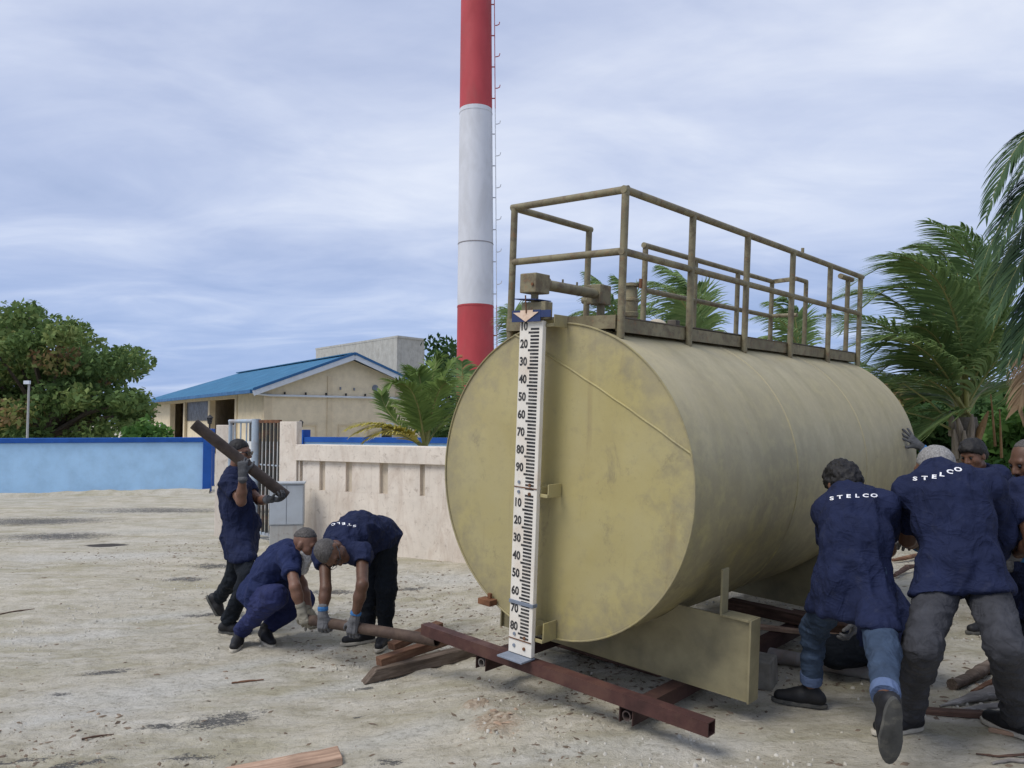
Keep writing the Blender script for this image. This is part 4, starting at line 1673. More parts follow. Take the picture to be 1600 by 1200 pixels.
bands = [(0.0, zof(478), 'r'), (zof(478), zof(172), 'w'), (zof(172), zof(172) + 6.2, 'r'), (zof(172) + 6.2, zof(172) + 12.4, 'w')]
for z0, z1, k in bands:
    m = MB()
    zs_ = np.linspace(z0, z1 - 0.002, 8)
    m.tube([(0, 0, z) for z in zs_], [crad(z) for z in zs_], 40)
    m.build('shaft_band', M_CRED if k == 'r' else M_CWHT, chim, smooth=True)
for py, k in ((588, 'r'), (382, 'w'), (178, 'w'), (480, 'r')):
    z = zof(py)
    m = MB()
    m.tube([(0, 0, z - 0.015), (0, 0, z + 0.015)], crad(z) + 0.010, 40)
    m.build('joint_ring', M_CSEAM if py in (588, 382) else (M_CRED if k == 'r' else M_CWHT), chim, smooth=True)
# ladder on the right flank, coloured like the bands
for z0, z1, k in bands:
    mt_ = M_CRED if k == 'r' else M_CWHT
    z0 = max(z0, 1.0)
    m = MB()
    for yy in (-0.16, 0.16):
        m.bar((crad(z0) + 0.10, yy, z0), (crad(z1) + 0.10, yy, z1 - 0.01), 0.05, 0.02, up=(1, 0, 0))
    m.build('ladder_stringer', mt_, chim)
    z = z0 + 0.1
    while z < z1:
        m = MB()
        m.tube([(crad(z) + 0.10, -0.15, z), (crad(z) + 0.10, 0.15, z)], 0.014, 6)
        m.build('ladder_rung', mt_, chim)
        z += 0.35
    z = z0 + 0.4
    while z < z1:
        m = MB()
        m.tube([(crad(z) - 0.01, 0, z), (crad(z) + 0.09, 0, z)], 0.02, 6)
        m.build('ladder_standoff', mt_, chim)
        m = MB()
        x0 = crad(z) + 0.12
        m.tube([(x0, -0.1, z + 0.3), (x0 + 0.07, -0.1, z + 0.31), (x0 + 0.13, -0.1, z + 0.34), (x0 + 0.15, -0.1, z + 0.42)], 0.016, 6)
        m.build('ladder_hook', mt_, chim)
        z += 1.08

# floodlight mast on the left
ml = at(44, 640, 22.5)
ml[2] = -0.12
mast = empty('light_mast', 'thin pole with a small floodlight behind the light blue wall', 'lamp post', ml)
m = MB()
m.tube([(0, 0, 0), (0, 0, at(44, 601, 22.5)[2] + 0.12)], [0.036, 0.028], 10)
m.build('pole', M_GREYP if False else M_CONC2, mast, smooth=True)
zl = at(44, 599, 22.5)[2] + 0.12
m = MB()
m.box((-0.09, -0.12, zl - 0.03), (0.08, -0.04, zl + 0.07))
m.build('floodlight', M_SOFF, mast, bevel=0.01)


# ================================================================ VEGETATION
def foliage(name, stops, rough=0.55, trans=0.3):
    n = NT(name, min(0.9, rough + 0.22), 0.18)
    c = n.ramp(n.attr('tone').outputs['Fac'], stops)
    n.color(c)
    tr = n.nt.nodes.new('ShaderNodeBsdfTranslucent')
    n.link(c, tr.inputs[0])
    mx = n.nt.nodes.new('ShaderNodeMixShader')
    mx.inputs[0].default_value = trans
    out = n.nt.nodes['Material Output']
    n.link(n.b.outputs[0], mx.inputs[1])
    n.link(tr.outputs[0], mx.inputs[2])
    n.link(mx.outputs[0], out.inputs[0])
    return n.m


FOL_TREE = foliage('tree_leaves', [(0.0, (0.08, 0.135, 0.045)), (0.45, (0.145, 0.22, 0.07)), (0.78, (0.24, 0.285, 0.095)), (0.9, (0.29, 0.255, 0.10)), (1.0, (0.26, 0.17, 0.085))])
FOL_DARK = foliage('dark_leaves', [(0.0, (0.02, 0.05, 0.015)), (0.6, (0.05, 0.10, 0.03)), (1.0, (0.10, 0.16, 0.05))])
FOL_LIGHT = foliage('bright_leaves', [(0.0, (0.05, 0.12, 0.025)), (0.6, (0.11, 0.22, 0.05)), (1.0, (0.22, 0.33, 0.10))])
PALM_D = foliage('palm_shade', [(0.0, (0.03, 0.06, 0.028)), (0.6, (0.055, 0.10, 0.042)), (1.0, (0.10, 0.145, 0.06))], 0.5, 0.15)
PALM_G = foliage('palm_green', [(0.0, (0.115, 0.18, 0.07)), (0.5, (0.195, 0.29, 0.105)), (0.9, (0.30, 0.38, 0.15)), (1.0, (0.37, 0.40, 0.16))], 0.4, 0.35)
PALM_Y = foliage('palm_yellow', [(0.0, (0.42, 0.38, 0.07)), (0.5, (0.58, 0.50, 0.11)), (1.0, (0.70, 0.62, 0.20))], 0.45, 0.35)
PALM_L = foliage('palm_young', [(0.0, (0.12, 0.19, 0.05)), (0.5, (0.19, 0.28, 0.075)), (1.0, (0.32, 0.38, 0.12))], 0.4, 0.35)
PALM_B = foliage('palm_dead', [(0.0, (0.17, 0.11, 0.06)), (1.0, (0.32, 0.23, 0.14))], 0.6, 0.15)
M_RACH = simple('palm_rachis', (0.24, 0.24, 0.08), 0.25, 6, 0.5, 0.1, 40)
M_RACHB = simple('palm_rachis_old', (0.22, 0.135, 0.06), 0.3, 6, 0.6, 0.1, 40)
M_TRUNK = simple('palm_trunk', (0.20, 0.175, 0.145), 0.4, 12, 0.9, 0.5, 30, bdist=0.02)
M_BARK = simple('tree_bark', (0.13, 0.105, 0.08), 0.4, 9, 0.9, 0.5, 25, bdist=0.02)
M_FIBRE = simple('palm_fibre', (0.27, 0.23, 0.185), 0.35, 18, 0.95, 0.5, 40, stretch=(1, 1, 0.25), bdist=0.01)


def leaves(name, C, size, mat, parent, rng, tone=None, origin=(0, 0, 0), flat=0.55):
    n = len(C)
    d = rng.normal(size=(n, 3))
    d /= np.linalg.norm(d, axis=1)[:, None]
    up = rng.normal(size=(n, 3)) * (1 - flat) + np.array([0, 0, 1.0]) * flat
    e = np.cross(d, up)
    e /= np.linalg.norm(e, axis=1)[:, None] + 1e-9
    nn = np.cross(e, d)
    s = size * (0.6 + 0.8 * rng.random(n))[:, None]
    V = np.stack([C - d * s * .5, C + e * s * .28 + nn * s * .06, C + d * s * .5 - nn * s * .06, C - e * s * .28 + nn * s * .06], 1).reshape(-1, 3) - np.asarray(origin)
    Q = np.arange(4 * n).reshape(n, 4)
    t_ = rng.random(n) if tone is None else np.clip(tone + (rng.random(n) - .5) * 0.35, 0, 1)
    return np_mesh(name, V, Q, mat, parent, smooth=False, attrs={'tone': np.repeat(t_, 4)})


def in_poly(poly, x, y):
    r = False
    j = len(poly) - 1
    for i in range(len(poly)):
        xi, yi = poly[i]
        xj, yj = poly[j]
        if (yi > y) != (yj > y) and x < (xj - xi) * (y - yi) / (yj - yi) + xi:
            r = not r
        j = i
    return r


def crown_tree(name, label, poly, Y, dY, ncl, per, crad_, lsize, mat, base_px, seed, cat='tree', group=None, trunk_r=0.25, orange=0.0, gap=0.75):
    rng = np.random.default_rng(seed)
    base = at(base_px, 662, Y)
    base[2] = float(gz(base[0], base[1])) - 0.05
    xs_ = [p[0] for p in poly]
    ys_ = [p[1] for p in poly]
    root = empty(name, label, cat, base, group=group)
    cl = []
    tries = 0
    while len(cl) < ncl and tries < 40000:
        tries += 1
        x, y = rng.uniform(min(xs_), max(xs_)), rng.uniform(min(ys_), max(ys_))
        if not in_poly(poly, x, y):
            continue
        p = at(x, y, Y + rng.uniform(-dY, dY))
        if any(np.linalg.norm(p - q) < crad_ * gap for q in cl):
            continue
        cl.append(p)
    C, T = [], []
    for p in cl:
        k = int(per * rng.uniform(0.6, 1.3))
        q = rng.normal(size=(k, 3))
        q /= np.linalg.norm(q, axis=1)[:, None]
        q *= (rng.random(k) ** 0.45)[:, None] * crad_ * np.array([1.05, 1.05, 0.66]) * rng.uniform(0.7, 1.2)
        C.append(p + q)
        tn = rng.uniform(0.15, 0.7)
        if rng.random() < orange:
            tn = rng.uniform(0.7, 1.0)
        T.append(np.full(k, tn))
    leaves('crown', np.concatenate(C), lsize, mat, root, rng, np.concatenate(T), base)
    m = MB()
    cc = np.mean(cl, 0) - base
    fork = np.array([cc[0] * 0.25, cc[1] * 0.25, cc[2] * 0.42])
    m.tube([(0, 0, 0), fork * 0.5 + [0.05, 0, 0], fork], [trunk_r, trunk_r * 0.8, trunk_r * 0.62], 10)
    m.build('trunk', M_BARK, root, smooth=True)
    m = MB()
    for p in cl[::2]:
        q = p - base
        mid = fork + (q - fork) * 0.5 + np.array([0, 0, 0.25]) * rng.uniform(0, 1)
        m.tube([fork * 0.95, mid, q], [trunk_r * 0.32, trunk_r * 0.17, 0.02], 5)
    m.build('limbs', M_BARK, root, smooth=True)
    return root


crown_tree('broadleaf_tree', 'big spreading broadleaf tree with rust-tinted leaves behind the light blue wall', [(-120, 690), (-120, 520), (-40, 500), (10, 497), (30, 480), (62, 474), (92, 492), (118, 508), (150, 522), (178, 543), (205, 552), (230, 556), (222, 575), (206, 585), (214, 610), (226, 640), (232, 672), (225, 692)],
           29, 3.2, 130, 300, 0.80, 0.215, FOL_TREE, 90, 11, trunk_r=0.4, orange=0.1)
crown_tree('broadleaf_tree', 'dark leafy tree between the concrete block and the red chimney band', [(672, 700), (674, 560), (678, 536), (692, 533), (706, 545), (725, 560), (740, 600), (745, 700)],
           34, 1.5, 30, 120, 0.7, 0.28, FOL_DARK, 706, 12, trunk_r=0.2)
crown_tree('low_shrub', 'light green shrub between the big tree and the porch', [(195, 690), (205, 668), (222, 660), (250, 672), (262, 690)], 21.3, 0.4, 14, 60, 0.3, 0.2, FOL_LIGHT, 225, 13, 'shrub', 'shrubs', trunk_r=0.05)
crown_tree('low_shrub', 'bright green shrub at the right edge behind the workers', [(1550, 745), (1550, 690), (1565, 655), (1590, 640), (1660, 640), (1700, 745)], 12.0, 0.8, 40, 120, 0.36, 0.15, FOL_LIGHT, 1610, 14, 'shrub', 'shrubs', trunk_r=0.06)
crown_tree('low_shrub', 'dark green shrub below the windswept palm', [(1405, 765), (1400, 690), (1420, 640), (1470, 625), (1540, 640), (1585, 670), (1600, 770)], 13.4, 0.9, 60, 130, 0.42, 0.17, FOL_DARK, 1490, 15, 'shrub', 'shrubs', trunk_r=0.07)
crown_tree('low_shrub', 'mixed green shrub with orange leaves beside the far end of the tank', [(1360, 700), (1370, 620), (1400, 600), (1450, 610), (1470, 660), (1460, 740)], 14.5, 0.7, 30, 120, 0.4, 0.18, FOL_TREE, 1410, 16, 'shrub', 'shrubs', trunk_r=0.07, orange=0.3)
# far tree line that closes the view behind the tank on the right
crown_tree('far_tree', 'distant dark tree closing the view to the right of the tank', [(1330, 705), (1340, 640), (1400, 625), (1500, 632), (1620, 615), (1760, 600), (1790, 705)], 30, 2.0, 90, 110, 1.1, 0.4, FOL_DARK, 1560, 17, 'tree', trunk_r=0.25)
crown_tree('far_tree', 'distant tree hidden low behind the tank platform', [(780, 700), (790, 640), (900, 620), (1100, 630), (1300, 640), (1330, 705)], 33, 2.0, 70, 110, 1.2, 0.45, FOL_DARK, 1050, 18, 'tree', trunk_r=0.25)

WIND = np.array([-1.0, -0.05, -0.12])


def frond(parent, origin, B, Mi, T, rng, mat, lmax, wind=0.5, npair=62, rmat=None, droop=0.35, rr=0.022, wid=1.0):
    """one feather frond along the curve B-Mi-T"""
    B, Mi, T = (np.asarray(p, float) for p in (B, Mi, T))
    V, Q, MI, TN = [], [], [], []
    N = 14

    def pos(s):
        return B * (1 - s) ** 2 + Mi * 2 * s * (1 - s) + T * s * s

    def tan(s):
        return nrm((Mi - B) * (1 - s) + (T - Mi) * s)
    x = None
    for i in range(N + 1):
        s = i / N
        p, d = pos(s), tan(s)
        if x is None:
            x, y = frame(d)
        x = nrm(x - d * (x @ d))
        y = np.cross(d, x)
        r = rr * (1 - 0.85 * s) * (1.5 if s < 0.08 else 1)
        for k in range(5):
            a = 2 * math.pi * k / 5
            V.append(p + (x * math.cos(a) + y * math.sin(a) * 0.7) * r)
            TN.append(0.9)
    for i in range(N):
        for k in range(5):
            Q.append((i * 5 + k, i * 5 + (k + 1) % 5, (i + 1) * 5 + (k + 1) % 5, (i + 1) * 5 + k))
            MI.append(1)
    tone0 = rng.uniform(0.2, 0.7)
    for i in range(npair):
        s = 0.15 + 0.85 * (i + rng.random() * 0.6) / npair
        p, d = pos(min(s, 1)), tan(min(s, 1))
        upv = np.array([0, 0, 1.0])
        side = np.cross(d, upv)
        if np.linalg.norm(side) < 0.25:
            side = np.cross(d, np.array([0.3, 1, 0]))
        side = nrm(side)
        nu = nrm(np.cross(side, d))
        env = math.sin(math.pi * min(1, 0.18 + 0.80 * s) ** 0.9) ** 0.6 if s < 0.98 else 0.3
        for sg in (-1, 1):
            if rng.random() < 0.05:
                continue
            L = lmax * max(0.25, env) * rng.uniform(0.82, 1.1)
            dr = nrm(side * sg * 0.85 + d * (0.55 + 0.35 * s) + nu * 0.18 + rng.normal(size=3) * 0.06)
            q = p.copy()
            w = 0.0125 * (lmax / 0.6) ** 0.5 * wid
            o = len(V)
            tn = np.clip(tone0 + rng.uniform(-.25, .25), 0, 1)
            K = 4
            for j in range(K + 1):
                tt = j / K
                wd = w * (1 - tt ** 2.2) * (0.6 + 0.8 * min(1, tt * 3)) + 0.001
                wv_ = nrm(np.cross(dr, nu)) * wd
                V.append(q - wv_)
                V.append(q + wv_)
                TN += [tn, tn]
                if j < K:
                    dr = nrm(dr + (WIND * wind * 0.42 + np.array([0, 0, -droop])) * (0.35 + tt))
                    q = q + dr * L / K
            for j in range(K):
                Q.append((o + 2 * j, o + 2 * j + 1, o + 2 * j + 3, o + 2 * j + 2))
                MI.append(0)
    V = np.array(V) - np.asarray(origin)
    ob = np_mesh('frond', V, Q, [mat, rmat or M_RACH], parent, smooth=False, attrs={'tone': np.array(TN)})
    ob.data.polygons.foreach_set('material_index', np.array(MI, np.int32))
    return ob


def palm(label, base, crown, fr, seed, trunk_r=0.13, lmax=0.55, group='coconut palms', wind=0.5, Y=None, npair=62, droop=0.35, wid=1.0):
    """fr: list of (mid px, mid py, dY, tip px, tip py, dY[, material]) relative to the crown's distance"""
    rng = np.random.default_rng(seed)
    base, crown = np.asarray(base, float), np.asarray(crown, float)
    base[2] = float(gz(base[0], base[1])) - 0.05
    root = empty('palm_tree', label, 'palm tree', base, group=group)
    m = MB()
    K = 14
    pts, rs = [], []
    for i in range(K + 1):
        s = i / K
        pts.append((crown - base) * s + np.array([0.12 * math.sin(s * 3) * (1 - s), 0, 0]))
        rs.append(trunk_r * (1.25 - 0.35 * s) * (1 + 0.06 * (i % 2)))
    m.tube(pts, rs, 14)
    m.build('trunk', M_TRUNK, root, smooth=True)
    Yc = crown[1]
    for f in fr:
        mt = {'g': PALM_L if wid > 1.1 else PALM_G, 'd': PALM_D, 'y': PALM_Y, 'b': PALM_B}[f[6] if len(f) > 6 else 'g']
        rm = M_RACHB if len(f) > 6 and f[6] == 'b' else M_RACH
        off = np.array([rng.uniform(-.06, .06), rng.uniform(-.05, .05), rng.uniform(-.05, .1)])
        Tp = at(f[3], f[4], Yc + f[5])
        Mp_ = at(f[0], f[1], Yc + f[2])
        # the middle control point of the curve is pushed out so the curve passes the given pixel
        B0 = crown + off
        Mc_ = 2 * Mp_ - 0.5 * (B0 + Tp)
        frond(root, base, B0, Mc_, Tp, rng, mt, lmax, wind, npair, rm, droop, 0.022, wid)
    return root


# windswept palm at the right of the tank
Yp = 10.0
cr = at(1506, 652, Yp)
pr = palm('windswept coconut palm right of the tank, fronds blown left', at(1508, 690, Yp), cr,
          [(1462, 428, -.3, 1322, 452, -.6), (1430, 455, .4, 1312, 520, .3), (1532, 455, .1, 1452, 345, -.1), (1540, 470, .5, 1500, 352, .4), (1400, 520, -.5, 1258, 498, -.9), (1420, 560, .3, 1330, 640, .5),
           (1440, 590, -.3, 1345, 612, -.6), (1452, 622, .5, 1372, 690, .7), (1478, 480, .6, 1395, 412, .8), (1560, 560, -.2, 1628, 500, -.3), (1568, 600, .4, 1640, 640, .5), (1470, 650, -.2, 1408, 720, -.2), (1448, 515, -.2, 1350, 570, -.4), (1545, 520, .3, 1562, 420, .4), (1420, 600, .8, 1330, 560, 1.2), (1475, 455, -.5, 1370, 400, -.8), (1500, 440, .5, 1420, 385, .7), (1410, 480, .6, 1300, 470, .9), (1432, 540, -.6, 1320, 545, -.9), (1440, 570, .2, 1340, 590, .2), (1560, 500, -.3, 1590, 420, -.5), (1575, 570, .6, 1650, 560, .8)],
          21, 0.16, 0.74, wind=0.95, npair=76, droop=0.2, wid=0.82)
# old leaf bases and fibre round its crown
for i, (px, py, qx, qy, dy) in enumerate([(1500, 690, 1490, 650, -.18), (1515, 695, 1520, 645, -.2), (1488, 680, 1478, 640, -.1), (1526, 690, 1545, 640, -.12), (1505, 720, 1500, 670, -.2), (1520, 725, 1535, 665, -.16), (1493, 715, 1484, 668, -.15)]):
    m = MB()
    p, q = at(px, py, Yp + dy) - np.array(pr.location), at(qx, qy, Yp + dy * 1.4) - np.array(pr.location)
    m.tube([p, (p + q) / 2 + [0.02 * (-1) ** i, -.03, 0], q + [0.03 * (-1) ** i, -.04, -.02]], [0.05, 0.042, 0.012], 7)
    m.build('leaf_base', M_FIBRE if i not in (3, 5) else M_RACHB, pr, smooth=True)
for px, py, qx, qy in ((1470, 645, 1410, 598), (1480, 655, 1400, 640), (1492, 625, 1452, 580), (1530, 672, 1548, 616), (1540, 690, 1562, 640)):
    m = MB()
    p, q = at(px + 25, py + 25, Yp - .1) - np.array(pr.location), at(qx, qy, Yp - .35) - np.array(pr.location)
    m.tube([p, (p + q) / 2 + [0, 0, .05], q], [0.017, 0.012, 0.006], 6)
    m.build('stalk', M_RACH if px < 1500 else M_RACHB, pr, smooth=True)
# palm beyond the right edge, fronds hanging into the frame
Yq = 7.6
palm('coconut palm at the right edge, only drooping frond tips in view', at(1840, 662, Yq), at(1790, 330, Yq),
     [(1650, 190, -.2, 1540, 340, -.3, 'd'), (1640, 270, .2, 1530, 425, .2, 'd'), (1660, 330, -.1, 1552, 500, -.2, 'd'), (1650, 410, .3, 1572, 585, .3, 'd'), (1690, 190, .3, 1575, 300, .4, 'd'), (1660, 250, -.3, 1560, 395, -.4, 'd'), (1670, 390, -.2, 1590, 560, -.3, 'd'), (1655, 300, .4, 1542, 460, .4, 'd'), (1660, 470, 0, 1590, 640, 0, 'b'), (1850, 180, 0, 1990, 300, 0, 'd'), (1870, 260, .3, 1960, 470, .3, 'd')],
     22, 0.15, 0.58, wind=0.3, npair=72, droop=0.42, wid=1.05)
# palms behind the platform
palm('coconut palm behind the tank, left of the relief valve', at(985, 662, 15), at(975, 545, 15),
     [(945, 462, -.3, 888, 452, -.6), (935, 490, .3, 878, 500, .4), (960, 470, 0, 915, 425, 0), (950, 515, .3, 890, 545, .5), (985, 480, .2, 960, 432, .2), (1000, 500, .2, 1030, 470, .2)], 23, 0.14, 0.62, wind=0.8, npair=52)
palm('coconut palm behind the middle of the tank railing', at(1098, 662, 13.5), at(1092, 560, 13.5),
     [(1065, 470, -.3, 1000, 440, -.6), (1055, 495, .3, 985, 485, .4), (1075, 460, .1, 1030, 415, .1), (1060, 520, .3, 1005, 535, .5), (1085, 480, -.2, 1060, 425, -.2), (1095, 490, .3, 1090, 445, .3), (1045, 510, .5, 990, 515, .5)], 24, 0.14, 0.62, wind=0.8, npair=56)
palm('coconut palm behind the rear part of the tank railing', at(1262, 662, 14), at(1256, 580, 14),
     [(1225, 505, -.3, 1168, 500, -.5), (1235, 495, .3, 1195, 472, .4), (1215, 530, .2, 1165, 540, .3), (1240, 490, 0, 1218, 468, 0), (1250, 515, .2, 1240, 480, .2)], 25, 0.12, 0.5, wind=0.8, npair=50)
palm('coconut palm peeping out between the chimney and the gauge', at(812, 662, 17), at(808, 560, 17),
     [(795, 505, 0, 778, 520, 0), (800, 495, .2, 786, 488, .2), (806, 500, -.2, 800, 480, -.2)], 26, 0.12, 0.5, wind=0.5, npair=40)
# young palm behind the beige wall
palm('young coconut palm behind the beige wall with one yellowed frond', at(668, 662, 12.3), at(664, 705, 12.3),
     [(632, 612, -.2, 606, 606, -.4), (650, 598, .2, 632, 590, .2), (658, 605, 0, 650, 582, -.1), (612, 650, .2, 596, 612, .3), (690, 600, .1, 716, 560, .2), (682, 620, -.3, 704, 600, -.5), (700, 650, .2, 724, 640, .2), (676, 590, .3, 690, 560, .3), (640, 640, .4, 618, 630, .6), (600, 664, -.5, 540, 672, -.8, 'y'), (606, 668, -.5, 548, 682, -.75, 'y'), (612, 676, -.5, 566, 694, -.7, 'y'), (650, 625, -.4, 622, 600, -.6)],
     27, 0.1, 0.40, wind=0.08, npair=60, droop=0.16, wid=1.15)
palm('small palm between the beige wall and the tank shoulder', at(735, 662, 13), at(735, 690, 13),
     [(715, 625, 0, 700, 585, 0), (725, 610, .2, 722, 565, .2), (708, 655, -.2, 690, 640, -.3), (742, 620, 0, 752, 580, 0)], 28, 0.1, 0.45, wind=0.2, npair=46)


# ---------------------------------------------------------------- driftwood and sticks at the lower right
def stick(name, label, pts, rs, mat, cat='stick', group=None, n=8, seed=0):
    rng = np.random.default_rng(seed)
    pts = [np.asarray(p, float) for p in pts]
    mid = np.mean(pts, 0)
    K = 5
    P, Rr = [], []
    for i in range(len(pts) - 1):
        for k in range(K):
            s = k / K
            P.append(pts[i] * (1 - s) + pts[i + 1] * s - mid + rng.normal(size=3) * rs[i] * 0.10)
            Rr.append((rs[i] * (1 - s) + rs[i + 1] * s) * rng.uniform(0.85, 1.15))
    P.append(pts[-1] - mid)
    Rr.append(rs[-1])
    m = MB()
    m.tube(P, Rr, n)
    o = m.build(name, mat, None, smooth=True)
    o.location = mid
    return tag(o, label, cat, group)


def gp3(px, py, up=0.0):
    return ong(px, py, up)


stick('log', 'short knobbly grey log between the legs of the grey-haired man', [gp3(1488, 1080, .03), gp3(1520, 1066, .035), gp3(1552, 1052, .04)], [.03, .034, .042], W_OLD, 'log', seed=1, n=10)
stick('branch', 'orange-brown split branch beside the knobbly log', [gp3(1520, 1086, .02), gp3(1560, 1071, .025), gp3(1600, 1062, .03)], [.018, .026, .03], W_RED, 'branch', seed=2)
stick('driftwood', 'long bleached driftwood limb tapering to the left', [gp3(1468, 1106, .008), gp3(1510, 1099, .03), gp3(1560, 1090, .04), gp3(1640, 1075, .05)], [.005, .022, .04, .05], W_GREY, 'driftwood', seed=3, n=10)
stick('driftwood', 'thin split driftwood piece under the bleached limb', [gp3(1490, 1112, .01), gp3(1545, 1106, .015), gp3(1620, 1108, .02)], [.006, .016, .02], W_GREY, 'driftwood', seed=4)
plank('plank', 'flat red-brown plank on the sand in front of the driftwood', gp3(1432, 1112) + [0, 0, -.004], gp3(1575, 1124) + [0, 0, -.004], 0.06, 0.03, W_DARK)
plank('plank', 'narrow orange batten passing the foot of the grey-haired man', gp3(1545, 1142), gp3(1660, 1166), 0.03, 0.02, W_NEW)
stick('stick', 'thin dark twig at the lower right corner', [gp3(1525, 1178, .006), gp3(1560, 1187, .008), gp3(1640, 1180, .01)], [.004, .006, .008], W_DARK, seed=5)
stick('stick', 'pale curved twig at the bottom right edge', [gp3(1550, 1196, .008), gp3(1580, 1192, .01), gp3(1640, 1196, .01)], [.006, .009, .01], W_GREY, seed=6)
stick('stick', 'thin twig lying alone on the left of the yard', [gp3(0, 961, .006), gp3(28, 956, .008), gp3(54, 952, .006)], [.006, .006, .003], W_DARK, seed=7)
stick('stick', 'dark straight twig left of the black litter patch', [gp3(128, 1157, .006), gp3(150, 1152, .007), gp3(178, 1146, .006)], [.005, .006, .003], W_DARK, seed=8)
stick('stick', 'reddish twig on the sand below the crouching man', [gp3(362, 1068, .006), gp3(385, 1066, .007), gp3(412, 1064, .006)], [.005, .007, .004], W_RED, seed=9)
stick('stick', 'crooked dark branch on the sand between the two workers in lettered shirts', [gp3(1398, 905, .03), gp3(1418, 894, .06), gp3(1440, 890, .05)], [.02, .026, .02], W_DARK, 'branch', seed=10)
stick('stick', 'orange fallen branch on the sand beyond the workers', [gp3(1395, 880, .03), gp3(1420, 878, .05), gp3(1445, 870, .04)], [.02, .025, .02], W_RED, 'branch', seed=11)


